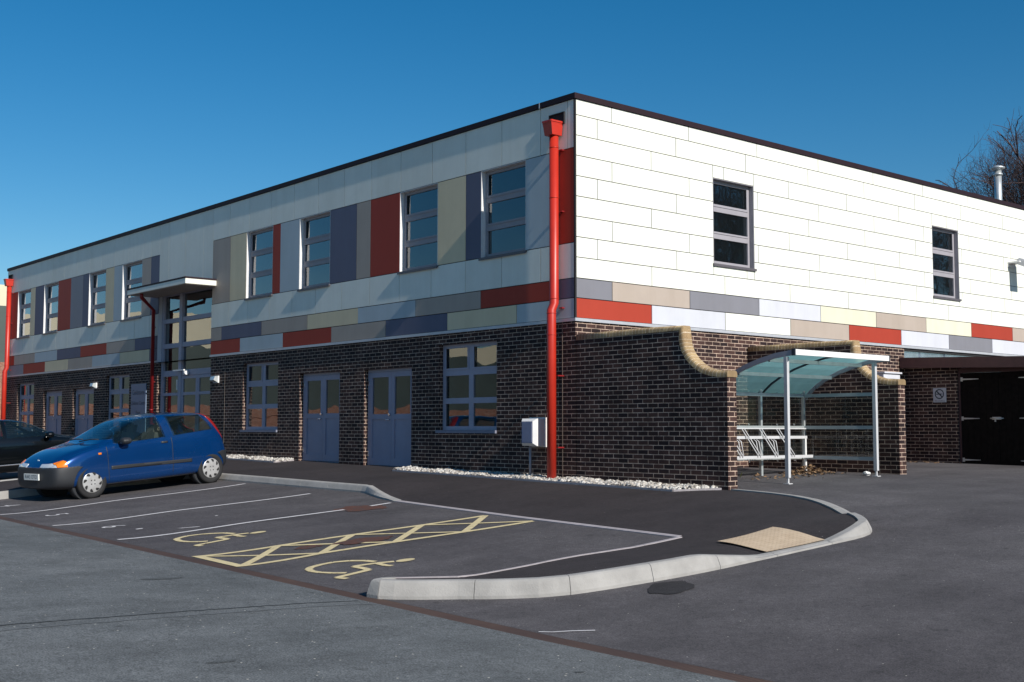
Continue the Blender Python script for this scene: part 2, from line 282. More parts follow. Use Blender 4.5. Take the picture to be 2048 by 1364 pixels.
# ------------------------------------------------------------------ mesh helpers
class MB:
    def __init__(s): s.v = []; s.f = []; s.m = []; s.uv = []; s.sm = []
    def face(s, pts, mi=0, uv=None, smooth=False):
        i = len(s.v); s.v += [tuple(p) for p in pts]; s.f.append(tuple(range(i, i + len(pts))))
        s.m.append(mi); s.uv.append(uv); s.sm.append(smooth)
    def box(s, a, b, mi=0, skip=()):
        (x0, y0, z0), (x1, y1, z1) = [min(p, q) for p, q in zip(a, b)], [max(p, q) for p, q in zip(a, b)]
        F = {'-z': [(x0, y0, z0), (x0, y1, z0), (x1, y1, z0), (x1, y0, z0)], '+z': [(x0, y0, z1), (x1, y0, z1), (x1, y1, z1), (x0, y1, z1)],
             '-y': [(x0, y0, z0), (x1, y0, z0), (x1, y0, z1), (x0, y0, z1)], '+y': [(x1, y1, z0), (x0, y1, z0), (x0, y1, z1), (x1, y1, z1)],
             '-x': [(x0, y1, z0), (x0, y0, z0), (x0, y0, z1), (x0, y1, z1)], '+x': [(x1, y0, z0), (x1, y1, z0), (x1, y1, z1), (x1, y0, z1)]}
        for k, p in F.items():
            if k not in skip: s.face(p, mi)
    def obox(s, c, ax, h, mi=0):            # oriented box: centre, 3 axes, half sizes
        c = Vector(c); ax = [Vector(a).normalized() for a in ax]
        P = lambda i, j, k: c + ax[0] * h[0] * i + ax[1] * h[1] * j + ax[2] * h[2] * k
        for q in ([(-1, -1, -1), (-1, 1, -1), (1, 1, -1), (1, -1, -1)], [(-1, -1, 1), (1, -1, 1), (1, 1, 1), (-1, 1, 1)],
                  [(-1, -1, -1), (1, -1, -1), (1, -1, 1), (-1, -1, 1)], [(1, 1, -1), (-1, 1, -1), (-1, 1, 1), (1, 1, 1)],
                  [(-1, 1, -1), (-1, -1, -1), (-1, -1, 1), (-1, 1, 1)], [(1, -1, -1), (1, 1, -1), (1, 1, 1), (1, -1, 1)]):
            s.face([P(*t) for t in q], mi)
    def bar(s, p, q, w, h, mi=0, up=(0, 0, 1)):
        p, q = Vector(p), Vector(q); d = q - p; L = d.length; d.normalize()
        u = Vector(up)
        if abs(u.dot(d)) > .95: u = Vector((1, 0, 0))
        sd = d.cross(u).normalized(); u = sd.cross(d)
        s.obox((p + q) / 2, (d, sd, u), (L / 2, w / 2, h / 2), mi)
    def tube(s, pts, r, seg=10, mi=0, cap=True, smooth=True):
        pts = [Vector(p) for p in pts]; n = len(pts)
        rs = r if isinstance(r, (list, tuple)) else [r] * n
        rings = []; u = None
        for i, p in enumerate(pts):
            a = pts[max(0, i - 1)]; b = pts[min(n - 1, i + 1)]
            d = (b - a).normalized()
            if u is None:
                u = Vector((0, 0, 1)) if abs(d.z) < .9 else Vector((1, 0, 0))
            sd = d.cross(u).normalized(); u = sd.cross(d).normalized()
            k = 1.0
            if 0 < i < n - 1:
                c = (pts[i] - pts[i - 1]).normalized().dot((pts[i + 1] - pts[i]).normalized())
                k = 1 / max(.5, math.sqrt((1 + c) / 2))
            base = len(s.v)
            for j in range(seg):
                t = 2 * math.pi * j / seg
                s.v.append(tuple(p + (sd * math.cos(t) + u * math.sin(t)) * rs[i]))
            rings.append(base)
        for i in range(n - 1):
            for j in range(seg):
                a, b = rings[i] + j, rings[i] + (j + 1) % seg; c, d = rings[i + 1] + (j + 1) % seg, rings[i + 1] + j
                s.f.append((a, b, c, d)); s.m.append(mi); s.uv.append(None); s.sm.append(smooth)
        if cap:
            for i, rv in ((0, 1), (n - 1, 0)):
                q = [rings[i] + j for j in range(seg)]
                s.f.append(tuple(reversed(q)) if rv else tuple(q)); s.m.append(mi); s.uv.append(None); s.sm.append(False)
    def prism(s, poly, ext, mi=0):          # poly: list of 3-D points, ext: extrusion vector
        e = Vector(ext); P = [Vector(p) for p in poly]; Q = [p + e for p in P]; n = len(P)
        s.face(list(reversed(P)), mi); s.face(Q, mi)
        for i in range(n): s.face([P[i], P[(i + 1) % n], Q[(i + 1) % n], Q[i]], mi)
    def build(s, name, mats, parent=None, local=False):
        if not isinstance(mats, (list, tuple)): mats = [mats]
        me = bpy.data.meshes.new(name)
        off = Vector((0, 0, 0))
        if parent and not local:
            p = parent
            while p: off += p.location; p = p.parent
        me.from_pydata([tuple(Vector(v) - off) for v in s.v], [], s.f)
        uvl = me.uv_layers.new(name='UVMap')
        for pi, poly in enumerate(me.polygons):
            poly.material_index = s.m[pi]; poly.use_smooth = s.sm[pi]
            uv = s.uv[pi]; n = poly.normal
            for k, li in enumerate(poly.loop_indices):
                if uv: uvl.data[li].uv = uv[k]
                else:
                    v = s.v[me.loops[li].vertex_index]
                    if abs(n.z) > .8: c = (v[0], v[1])
                    elif abs(n.x) > abs(n.y): c = (v[1] + .06, v[2])
                    else: c = (v[0] + .1, v[2])
                    uvl.data[li].uv = c
        for m in mats: me.materials.append(M[m] if isinstance(m, str) else m)
        o = bpy.data.objects.new(name, me); COL.objects.link(o)
        if parent: o.parent = parent
        return o
def empty(name, loc, label, cat, group=None, rz=0):
    o = bpy.data.objects.new(name, None); COL.objects.link(o); o.location = loc; o.rotation_euler[2] = rz
    o.empty_display_size = .3
    tag(o, label, cat, group); return o
def tag(o, label, cat, group=None):
    o['label'] = label; o['category'] = cat
    if group: o['group'] = group
def struct(o, kind='structure'): o['kind'] = kind; return o
def text_mesh(body, size, align='CENTER', spacing=1.0):
    cu = bpy.data.curves.new('tmp', 'FONT'); cu.body = body; cu.size = size; cu.align_x = align; cu.align_y = 'CENTER'
    cu.space_character = spacing; cu.resolution_u = 3
    o = bpy.data.objects.new('tmp', cu); COL.objects.link(o)
    dg = bpy.context.evaluated_depsgraph_get()
    me = bpy.data.meshes.new_from_object(o.evaluated_get(dg))
    V = [tuple(v.co) for v in me.vertices]; F = [tuple(p.vertices) for p in me.polygons]
    bpy.data.objects.remove(o); bpy.data.curves.remove(cu); bpy.data.meshes.remove(me)
    return V, F
def add_text(mb, body, size, fn, mi=0, sx=1.0, spacing=1.0):
    V, F = text_mesh(body, size, 'CENTER', spacing); i = len(mb.v)
    mb.v += [tuple(fn(v[0] * sx, v[1])) for v in V]
    for f in F: mb.f.append(tuple(i + k for k in f)); mb.m.append(mi); mb.uv.append(None); mb.sm.append(False)

# ------------------------------------------------------------------ ground heights
YS = [-60, -30, -14.2, -9.2, -7.75, -5.5, -3.3, -1.5, 0, 2.5, 4.9, 9, 14]
SS = [-.42, -.42, -.42, -.50, -.535, -.385, -.228, -.04, .115, .20, .245, .27, .27]
def S_(y):
    if y <= YS[0]: return SS[0]
    if y >= YS[-1]: return SS[-1]
    i = max(k for k in range(len(YS) - 1) if YS[k] <= y)
    h = YS[i + 1] - YS[i]; t = (y - YS[i]) / h
    def m(k):
        if k == 0 or k == len(YS) - 1: return 0
        a = (SS[k] - SS[k - 1]) / (YS[k] - YS[k - 1]); b = (SS[k + 1] - SS[k]) / (YS[k + 1] - YS[k])
        return 0 if a * b <= 0 else 2 * a * b / (a + b)
    return (2*t**3-3*t*t+1)*SS[i]+(t**3-2*t*t+t)*h*m(i)+(-2*t**3+3*t*t)*SS[i+1]+(t**3-t*t)*h*m(i+1)
def T_(x):
    if x < -12: return .168 + (1 - math.exp((x + 12) / 10.)) * .05
    if x > 8: return -.112 - (1 - math.exp(-(x - 8) / 8)) * .05
    return -.014 * x
def H(x, y): return .089 + T_(x) + S_(y)
def frange(a, b, d):
    n = max(1, int(round((b - a) / d))); return [a + (b - a) * i / n for i in range(n + 1)]
def sheet(name, xs, ys, off, mat, hole=None):
    mb = MB(); nx = len(xs)
    mb.v = [(x, y, H(x, y) + off) for y in ys for x in xs]
    for j in range(len(ys) - 1):
        for i in range(nx - 1):
            if hole and hole((xs[i] + xs[i + 1]) / 2, (ys[j] + ys[j + 1]) / 2): continue
            a = j * nx + i; mb.f.append((a, a + 1, a + nx + 1, a + nx)); mb.m.append(0); mb.uv.append(None); mb.sm.append(True)
    return struct(mb.build(name, mat))
xs_far = [-2500, -800, -300, -140] + frange(-80, 60, 4) + [120, 300, 800, 2500]
ys_far = [-2500, -800, -300, -120] + frange(-60, -16, 4) + frange(-15, 15, .5) + [25, 50, 120, 300, 800, 2500]
sheet('ground', xs_far, ys_far, -.09, 'earth')
XS = frange(-46, 42, 1.0)
sheet('road', XS, frange(-44, -15, 3) + frange(-14, -7.95, .275), 0, 'asph_old')
car_park = sheet('car_park', XS, frange(-7.76, 14, .24) + [20, 30], 0, 'asph_new',
                 hole=lambda x, y: -30.3 < x < -.2 and y > .3)
mb = MB()
for x0, x1 in zip(XS[:-1], XS[1:]):
    for ya, yb in ((-7.95, -7.92), (-7.92, -7.79), (-7.79, -7.76)):
        mb.face([(x0, ya, H(x0, ya) - .001), (x1, ya, H(x1, ya) - .001), (x1, yb, H(x1, yb) - .001), (x0, yb, H(x0, yb) - .001)], 0)
struct(mb.build('drain_channel', ['channel']))

# ---- painted markings on the car park
def ribbon(mb, pts, w, off=.007, mi=0, n=10):
    for (p, q) in zip(pts[:-1], pts[1:]):
        d = Vector((q[0] - p[0], q[1] - p[1])); L = d.length
        if L < 1e-6: continue
        d /= L; nrm = Vector((-d.y, d.x)) * w / 2
        k = max(1, int(L / .25)); 
        for i in range(k):
            a = Vector(p) + d * L * i / k; b = Vector(p) + d * L * (i + 1) / k
            c = [a - nrm, b - nrm, b + nrm, a + nrm]
            mb.face([(v.x, v.y, H(v.x, v.y) + off) for v in c], mi)
for pts in ([(-5.86, -7.70), (-6.47, -2.86)], [(-3.44, -7.68), (-3.56, -3.12)], [(-.95, -7.68), (-.98, -4.05)], [(-.99, -3.55), (-1.0, -3.16)]):
    mb = MB(); ribbon(mb, pts, .085); mb.build('bay_line', 'wpaint', car_park)
h1 = [(1.45, -7.63), (1.45, -6.57), (1.55, -5.53), (1.59, -4.43), (1.62, -3.33)]
h2 = [(2.57, -7.66), (2.47, -6.56), (2.58, -5.56), (2.63, -4.50), (2.67, -3.35)]
mb = MB(); ribbon(mb, h1, .10); ribbon(mb, h2, .10); ribbon(mb, [(1.40, -7.66), (2.62, -7.69)], .13, .0072)
for k in range(4): ribbon(mb, [h2[k], h1[k + 1]], .10, .0076); ribbon(mb, [h1[k], h2[k + 1]], .08, .0080)
mb.build('hatched_marking', 'ypaint', car_park)
for arc, body, arm, head in (
    ([(3.56,-6.52),(3.4,-6.55),(3.24,-6.66),(3.16,-6.82),(3.18,-7.01),(3.25,-7.17),(3.36,-7.27),(3.51,-7.31),(3.65,-7.29),(3.79,-7.22),(3.9,-7.12)],
     [(3.75,-6.39),(3.66,-6.56),(3.62,-6.73),(3.61,-6.84),(3.83,-6.84),(3.95,-6.86),(4.01,-7.12),(4.09,-7.36),(4.23,-7.32)], [(3.67,-6.57),(3.88,-6.59),(3.96,-6.56)], (3.80,-6.27)),
    ([(-.1,-6.38),(-.31,-6.43),(-.43,-6.54),(-.52,-6.7),(-.54,-6.86),(-.46,-7.02),(-.36,-7.11),(-.16,-7.15),(.01,-7.12),(.15,-7.02),(.2,-6.92)],
     [(.05,-6.24),(.0,-6.41),(.0,-6.58),(-.01,-6.69),(.18,-6.67),(.29,-6.68),(.34,-6.92),(.44,-7.21),(.55,-7.18)], [(.03,-6.44),(.21,-6.45),(.29,-6.42)], (.12,-6.14))):
    mb = MB(); ribbon(mb, arc, .085); ribbon(mb, body, .085, .0074); ribbon(mb, arm, .075, .0078)
    mb.face([(head[0] + .085 * math.cos(t), head[1] + .12 * math.sin(t), H(head[0], head[1] + .12 * math.sin(t)) + .0082) for t in [i * math.pi / 8 for i in range(16)]], 0)
    mb.build('wheelchair_symbol', 'ypaint', car_park)
for ch, x, y in (('4', -7.43, -7.07), ('5', -5.05, -7.06), ('6', -2.58, -7.1)):
    mb = MB(); add_text(mb, ch, .52, lambda u, v: (x + u, y + v, H(x + u, y + v) + .0075), 0, .9)
    mb.build('bay_number', 'wpaint', car_park)
def blob(name, x, y, rx, ry, mat, off, n=26, par=car_park, rot=0, seed=0, jag=.22):
    rnd = random.Random(seed); mb = MB(); ph = [rnd.uniform(0, 6.3) for _ in range(4)]
    def pt(t, k):
        r = k * (1 + jag * math.sin(2 * t + ph[0]) * .5 + jag * .6 * math.sin(5 * t + ph[1]) + jag * .35 * math.sin(9 * t + ph[2]))
        a, b = rx * r * math.cos(t), ry * r * math.sin(t)
        X, Y = x + a * math.cos(rot) - b * math.sin(rot), y + a * math.sin(rot) + b * math.cos(rot)
        return (X, Y, H(X, Y) + off)
    for i in range(n):
        t0, t1 = 2 * math.pi * i / n, 2 * math.pi * (i + 1) / n
        mb.face([pt(t0, .0), pt(t0, 1), pt(t1, 1)], 0)
    return mb.build(name, mat, par)
blob('rust_stain', -.90, -3.80, .34, .42, 'rust', .006, seed=1)
blob('rust_stain', 2.12, -5.72, .20, .38, 'rust', .0092, seed=2)
blob('rust_stain', 1.90, -6.40, .10, .20, 'rust', .006, seed=3)
blob('oil_stain', 7.30, -5.70, .20, .33, 'oil', .006, seed=4, rot=.5, jag=.12)
blob('paint_fleck', -1.95, -6.95, .05, .06, 'wpaint', .006, 9, seed=5)
blob('paint_fleck', -1.35, -6.45, .03, .14, 'wpaint', .006, 9, seed=6, rot=-.5, jag=.5)
blob('paint_fleck', -2.2, -5.6, .03, .04, 'wpaint', .006, 9, seed=7, jag=.5)
mb = MB(); ribbon(mb, [(7.72, -7.74), (7.80, -7.66), (7.86, -7.52), (7.98, -7.36)], .028); mb.build('paint_dash', 'wpaint', car_park)
road = bpy.data.objects['road']
mb = MB()
rs = random.Random(3)
seam = [(-2, -10.9), (2.0, -10.75), (5.27, -11.15 + .6), (5.3, -9.9), (5.36, -9.2), (5.41, -8.37)]
pth = [(6.2, -14.2), (5.27 + .02, -11.15), (5.33, -10.0), (5.38, -9.2), (5.42, -8.40), (5.50, -7.97)]
dense = []
for (p, q) in zip(pth[:-1], pth[1:]):
    for i in range(10): t = i / 10; dense.append((p[0] + (q[0] - p[0]) * t + rs.uniform(-.018, .018), p[1] + (q[1] - p[1]) * t))
ribbon(mb, dense, .022, .004)
mb.build('tar_seam', 'seam', road)
mb = MB(); ribbon(mb, [(p[0] + .23, p[1]) for p in dense], .02, .004); mb.build('patch_edge', 'crackpale', road)
for k, (x, y, a, b) in enumerate([(7.5, -10.4, .05, .12), (10.0, -10.9, .05, .10), (9.1, -8.6, .03, .05), (3.2, -8.9, .10, .25), (9.2, -11.0, .09, .2)]):
    blob('oil_stain', x, y, a * .8, b * .8, 'faint', .004, seed=20 + k, par=road)

# ------------------------------------------------------------------ pavement with kerbs
BAY_KERB = [(-34., -2.75), (-11.45, -2.80)]
A1 = [(-9.0, -2.80), (-8.0, -2.76), (-6.2, -2.70), (-4.4, -2.66), (-3.2, -2.62), (-2.62, -2.60), (-2.1, -2.78), (-1.6, -2.93), (-1.1, -3.02)]
A2 = [(.6, -3.14), (2.2, -3.24), (3.8, -3.30), (5.29, -3.36)]
A3 = [(5.32, -4.25), (5.45, -5.20), (5.65, -6.10), (5.78, -7.00), (5.52, -7.26), (5.33, -7.48)]
A4 = [(5.26, -7.60), (5.27, -7.72), (5.32, -7.80), (5.43, -7.83), (5.60, -7.71), (5.80, -7.50), (6.02, -7.26), (6.32, -7.00), (6.60, -6.70), (6.76, -6.42), (6.87, -6.06), (6.95, -5.7),
      (7.01, -5.3), (7.04, -4.9), (7.05, -4.5), (7.05, -4.1), (7.06, -3.77), (7.08, -3.3), (7.12, -2.84), (7.17, -2.5), (7.18, -2.25), (7.13, -2.06)]
A5 = [(6.95, -1.82), (6.72, -1.55), (6.43, -1.27), (5.92, -.83), (5.55, -.55), (5.18, -.31), (4.72, -.10), (4.27, .03), (3.8, .11), (3.39, .16)]
def inner_x(y):
    K = [(-3.2, 5.29), (-4.25, 5.32), (-5.2, 5.45), (-6.1, 5.65), (-7.05, 5.785)]
    for (y0, x0), (y1, x1) in zip(K[:-1], K[1:]):
        if y >= y1: return x0 + (x1 - x0) * (y0 - y) / (y0 - y1)
    return 5.785
def Ub(x, y):
    if y > -3.2 and x < -1.0 + 1e-6 and y < -2.2:                   # kerb at the head of the bays
        return .115 if x <= -2.62 else max(0, .115 * (1 - (x + 2.62) / 1.5))
    if -7.02 < y < -3.2 and x < inner_x(y) + .06:       # inner edge of the island
        return 0 if y > -4.2 else min(.15, .15 * (-4.2 - y) / 2.8)
    if x > 5.2 and y < -3.7:
        if y < -4.9: return .15
        return max(0.012, .15 - .138 * (y + 4.9) / .95) if y < -3.9 else .012
    if x > 6.4 and y >= -3.9 and y < -1.1:
        if y < -2.85: return .012
        if y < -2.2: return .012 + .118 * (y + 2.85) / .65
        return max(0, .13 * (1 - (y + 2.2) / 1.6))
    return 0
def densify(P, d=.25):
    out = []
    for p, q in zip(P[:-1], P[1:]):
        L = math.dist(p, q); n = max(1, int(L / d))
        out += [(p[0] + (q[0] - p[0]) * i / n, p[1] + (q[1] - p[1]) * i / n) for i in range(n)]
    return out + [P[-1]]
def pave(name, outline, Uf, mat, inset_facade=True):
    B = []
    P = outline + [outline[0]]
    B = densify(P, .3)[:-1]
    U = [Uf(*p) for p in B]
    pts = [Vector(p) for p in B]; n = len(pts)
    xs = [p[0] for p in B]; ys = [p[1] for p in B]
    inner = []
    def inside(x, y):
        c = False; j = n - 1
        for i in range(n):
            if (B[i][1] > y) != (B[j][1] > y) and x < (B[j][0] - B[i][0]) * (y - B[i][1]) / (B[j][1] - B[i][1]) + B[i][0]: c = not c
            j = i
        return c
    for x in frange(min(xs), max(xs), .4):
        for y in frange(min(ys), max(ys), .4):
            if inside(x, y) and min((x - b[0])**2 + (y - b[1])**2 for b in B) > .075: inner.append((x, y))
    V, E, F, *_ = geometry.delaunay_2d_cdt([Vector(p) for p in B] + [Vector(p) for p in inner], [(i, (i + 1) % n) for i in range(n)], [], 1, 1e-4)
    def Ui(x, y):
        sw = su = 0
        for b, u in zip(B, U):
            d2 = (x - b[0])**2 + (y - b[1])**2
            if d2 < 1e-5: return u
            w = 1 / d2**2.2; sw += w; su += w * u
        return su / sw
    mb = MB(); mb.v = [(v.x, v.y, H(v.x, v.y) + Ui(v.x, v.y) + .008) for v in V]
    for k in range(n):                                    # the surface stops under the kerb stones, not at their road face
        a, b, c = Vector(B[k - 1]), Vector(B[k]), Vector(B[(k + 1) % n]); d = (c - a).normalized(); nn = Vector((-d.y, d.x))
        if not inside(*(b + nn * .02)): nn = -nn
        if b.y > -.02 and b.x < 3.35: continue
        q = b + nn * .075; mb.v[k] = (q.x, q.y, H(q.x, q.y) + U[k] + .008)
    for f in F: mb.f.append(tuple(f)); mb.m.append(0); mb.uv.append(None); mb.sm.append(True)
    o = mb.build(name, mat)
    me = o.data
    bm = bmesh.new(); bm.from_mesh(me); bmesh.ops.recalc_face_normals(bm, faces=bm.faces)
    if sum(f.normal.z for f in bm.faces) < 0: bmesh.ops.reverse_faces(bm, faces=bm.faces)
    bm.to_mesh(me); bm.free()
    return struct(o), Ui
OUT = [(-34., .06), (-34., -2.75), (-11.45, -2.80), (-9.0, -2.80)] + A1[1:] + A2 + A3 + A4 + A5 + [(3.30, .1), (0, .1), (-15, .1)]
pavement, Upave = pave('pavement', OUT, Ub, 'asph_path')
def kerb(name, path, w, Uf, mat, seglen=.915, gap=.006, lip=.022, depth=.10):
    """stones laid along a path; the ground lies to the left of the path's travel, the pavement to the right"""
    P = densify(path, .12); L = [0]
    for p, q in zip(P[:-1], P[1:]): L.append(L[-1] + math.dist(p, q))
    def at(s):
        s = min(max(s, 0), L[-1])
        i = max(k for k in range(len(L)) if L[k] <= s + 1e-9); i = min(i, len(P) - 2)
        t = (s - L[i]) / max(1e-9, L[i + 1] - L[i]); t = min(max(t, 0), 1)
        return Vector((P[i][0] + (P[i + 1][0] - P[i][0]) * t, P[i][1] + (P[i + 1][1] - P[i][1]) * t))
    def nrm(s):
        d = at(s + .09) - at(s - .09); d.normalize(); return Vector((-d.y, d.x))   # to the left: towards the road
    mb = MB(); s = 0
    while s < L[-1] - .05:
        e = min(s + seglen, L[-1]); k = max(2, int((e - s) / .15)); rings = []
        for i in range(k + 1):
            t = s + gap / 2 + (e - s - gap) * i / k
            c, nn = at(t), nrm(t)
            u = Uf(c.x, c.y)
            base = H(c.x, c.y)
            prof = [(0, -depth), (0, min(.02, u) + .010), (-.030, u * .72 + .014), (-.042, u * .90 + .016), (-.060, u * .985 + .019), (-.082, u + lip), (-w, u + lip), (-w, -depth)]
            rings.append([(c.x + nn.x * a, c.y + nn.y * a, base + b) for a, b in prof])
        for r0, r1 in zip(rings[:-1], rings[1:]):
            for j in range(7): mb.face([r0[j], r1[j], r1[j + 1], r0[j + 1]], 0, None, False)
        mb.face(rings[0], 0); mb.face(list(reversed(rings[-1])), 0)
        s = e
    o = mb.build(name, mat); 
    bm = bmesh.new(); bm.from_mesh(o.data); bmesh.ops.remove_doubles(bm, verts=bm.verts, dist=.0005); bmesh.ops.recalc_face_normals(bm, faces=bm.faces); bm.to_mesh(o.data); bm.free()
    return struct(o)
rev = lambda p: list(reversed(p))
# travel so that the road is on the left: bay head runs from right to left
kerb('kerb', rev([(-9.0, -2.80)] + A1[1:]), .14, Ub, 'conc')
kerb('kerb', rev(A1[-1:] + A2), .09, Ub, 'concp')
kerb('kerb', rev(A2[-1:] + A3), .09, Ub, 'concp', lip=.017)
kerb('kerb', rev([A3[-1]] + A4[:-3]), .14, Ub, 'conc')
kerb('kerb', rev(A4[-4:] + A5), .15, Ub, 'conc', lip=.017)
# small island between the two parked cars
ISL = [(-9.0, -2.82), (-9.0, -7.1), (-9.15, -7.4), (-9.45, -7.55), (-11.0, -7.55), (-11.3, -7.4), (-11.45, -7.1), (-11.45, -2.82)]
UI = lambda x, y: .13
isl, _ = pave('pavement', ISL, UI, 'asph_path')
kerb('kerb', [(-9.0, -2.85)][::-1] + [] if False else rev([(-9.0, -2.85), (-9.0, -7.1), (-9.15, -7.4), (-9.45, -7.55), (-11.0, -7.55), (-11.3, -7.4), (-11.45, -7.1), (-11.45, -2.85)][::-1])[::-1], .125, UI, 'conc')
kerb('kerb', [(-11.5, -2.80), (-33, -2.75)], .125, lambda x, y: .115, 'conc')
# tactile slab with blisters
mb = MB()
def tz(u, v):
    a, b, c, d = (6.03, -3.50), (6.13, -2.60), (7.02, -2.83), (6.93, -3.76)
    x = (1-u)*(1-v)*a[0]+(1-u)*v*b[0]+u*v*c[0]+u*(1-v)*d[0]; y = (1-u)*(1-v)*a[1]+(1-u)*v*b[1]+u*v*c[1]+u*(1-v)*d[1]
    zc = [H(*p) + min(.03, Upave(*p)) for p in (a, b, c, d)]
    return x, y, max((1-u)*(1-v)*zc[0]+(1-u)*v*zc[1]+u*v*zc[2]+u*(1-v)*zc[3] + .026, H(x, y) + Upave(x, y) + .030)
for i in range(6):
    for j in range(6): mb.face([tz(i/6, j/6), tz((i+1)/6, j/6), tz((i+1)/6, (j+1)/6), tz(i/6, (j+1)/6)][::-1] if False else [tz(i/6, j/6), tz((i+1)/6, j/6), tz((i+1)/6, (j+1)/6), tz(i/6, (j+1)/6)], 0)
for i in range(14):
    for j in range(14):
        x, y, z = tz((i + .5) / 14, (j + .5) / 14); r = .0125
        mb.face([(x + r * math.cos(t), y + r * math.sin(t), z + .0022) for t in [k * math.pi / 3 for k in range(6)]], 0)
        for k in range(6):
            a, b = k * math.pi / 3, (k + 1) * math.pi / 3
            mb.face([(x + .018 * math.cos(a), y + .018 * math.sin(a), z), (x + .018 * math.cos(b), y + .018 * math.sin(b), z),
                     (x + r * math.cos(b), y + r * math.sin(b), z + .0022), (x + r * math.cos(a), y + r * math.sin(a), z + .0022)], 0)
mb.build('tactile_slab', 'tactile', pavement)

# ------------------------------------------------------------------ cobble strips along the wall
def cobbles(x0, x1, y0, y1, seed, right_cut=None):
    rnd = random.Random(seed); mb = MB()
    ico = [(0, 0, 1), (.894, 0, .447), (.276, .851, .447), (-.724, .526, .447), (-.724, -.526, .447), (.276, -.851, .447),
           (.724, .526, -.447), (-.276, .851, -.447), (-.894, 0, -.447), (-.276, -.851, -.447), (.724, -.526, -.447), (0, 0, -1)]
    fs = [(0,1,2),(0,2,3),(0,3,4),(0,4,5),(0,5,1),(1,6,2),(2,7,3),(3,8,4),(4,9,5),(5,10,1),(1,10,6),(2,6,7),(3,7,8),(4,8,9),(5,9,10)]
    n = int((x1 - x0) * (y1 - y0) * 760)
    for _ in range(n):
        x, y = rnd.uniform(x0, x1), rnd.uniform(y0 + .03, y1)
        if right_cut and x > right_cut(y): continue
        s = rnd.uniform(.02, .043); z = H(x, y) + Upave(x, y) + .02 + rnd.uniform(0, .028) + .012 * math.sin(x * 5)
        a = rnd.uniform(0, 6.3); e = (rnd.uniform(.8, 1.35), rnd.uniform(.7, 1.1), rnd.uniform(.55, .8)); i = len(mb.v)
        for v in ico:
            k = rnd.uniform(.88, 1.12)
            px, py = v[0] * s * e[0] * k, v[1] * s * e[1] * k
            mb.v.append((x + px * math.cos(a) - py * math.sin(a), y + px * math.sin(a) + py * math.cos(a), z + v[2] * s * e[2] * k))
        for f in fs: mb.f.append(tuple(i + q for q in f)); mb.m.append(0); mb.uv.append(None); mb.sm.append(True)
    o = mb.build('cobble_strip', 'stone'); struct(o, 'stuff')
    mb = MB(); 
    pts = densify([(x0, -.01), (x0 + .02, y0), (x1 - .55, y0), (x1, y1)], .4) if right_cut else densify([(x0, y0), (x1 - .05, y0), (x1, y1)], .4)
    for p, q in zip(pts[:-1], pts[1:]):
        if math.dist(p, q) < .01: continue
        z = lambda t: H(*t) + Upave(*t) + .012
        mb.bar((p[0], p[1], z(p)), (q[0], q[1], z(q)), .045, .05)
    struct(mb.build('edging', 'concp'))
cobbles(-4.80, 3.22, -.49, -.02, 1, lambda y: 3.2 - .55 * (abs(y) / .49))
cobbles(-13.6, -9.50, -.49, -.02, 2)

# ------------------------------------------------------------------ the main building
Z = dict(flb=2.955, flt=3.012, r1=3.363, strip=3.712, bandb=4.337, bandt=6.02, cop=6.885, top=6.985)
LX = -30.42; RY = 26.0
B = empty('office_building', (-12, 8, .2), 'two storey block with white, red and grey panels over dark brick', 'building')
def wall_open(mb, axis, c, a0, a1, z0, z1, holes, depth, mi=0, mi_rev=None, step=None):
    """front face at plane c (axis 'y': facing -y, axis 'x': facing +x) with rectangular holes and reveals"""
    A = sorted(set([a0, a1] + [h[0] for h in holes] + [h[1] for h in holes])); A = [a for a in A if a0 <= a <= a1]
    ZZ = sorted(set([z0, z1] + [h[2] for h in holes] + [h[3] for h in holes])); ZZ = [z for z in ZZ if z0 <= z <= z1]
    P = (lambda a, z, d: (a, c + d, z)) if axis == 'y' else (lambda a, z, d: (c - d, a, z))
    for i in range(len(A) - 1):
        for j in range(len(ZZ) - 1):
            am, zm = (A[i] + A[i + 1]) / 2, (ZZ[j] + ZZ[j + 1]) / 2
            if any(h[0] < am < h[1] and h[2] < zm < h[3] for h in holes): continue
            mb.face([P(A[i], ZZ[j], 0), P(A[i + 1], ZZ[j], 0), P(A[i + 1], ZZ[j + 1], 0), P(A[i], ZZ[j + 1], 0)], mi)
    mr = mi if mi_rev is None else mi_rev
    for (h0, h1, b, t) in holes:
        mb.face([P(h0, b, 0), P(h0, t, 0), P(h0, t, depth), P(h0, b, depth)], mr)
        mb.face([P(h1, t, 0), P(h1, b, 0), P(h1, b, depth), P(h1, t, depth)], mr)
        mb.face([P(h0, t, 0), P(h1, t, 0), P(h1, t, depth), P(h0, t, depth)], mr)
        mb.face([P(h1, b, 0), P(h0, b, 0), P(h0, b, depth), P(h1, b, depth)], mr)
GW = [(-3.93, -2.14, 1.03, 2.74), (-12.08, -10.32, 1.03, 2.71), (-20.87, -19.12, 1.03, 2.70), (-29.05, -27.3, 1.03, 2.69)]
GD = [(-9.31, -7.58, -.2, 2.36), (-6.60, -4.86, -.2, 2.35), (-23.62, -21.85, -.2, 2.36), (-26.32, -24.6, -.2, 2.35)]
ENT = (-17.18, -13.87, -.2, 4.93)
GENT = (ENT[0], ENT[1], -.2, Z['flb'])
mb = MB()
wall_open(mb, 'y', 0, LX, 0, -.4, Z['flb'], GW + GD + [GENT], .17)
wall_open(mb, 'x', 0, 0, 10.41, -.4, Z['flb'], [], .1)
mb.face([(LX, 0, -.4), (LX, 0, 2.95), (LX, 16, 2.95), (LX, 16, -.4)][::-1], 0)
mb.face([(LX, 16, -.4), (0, 16, -.4), (0, 16, 2.95), (LX, 16, 2.95)][::-1], 0)
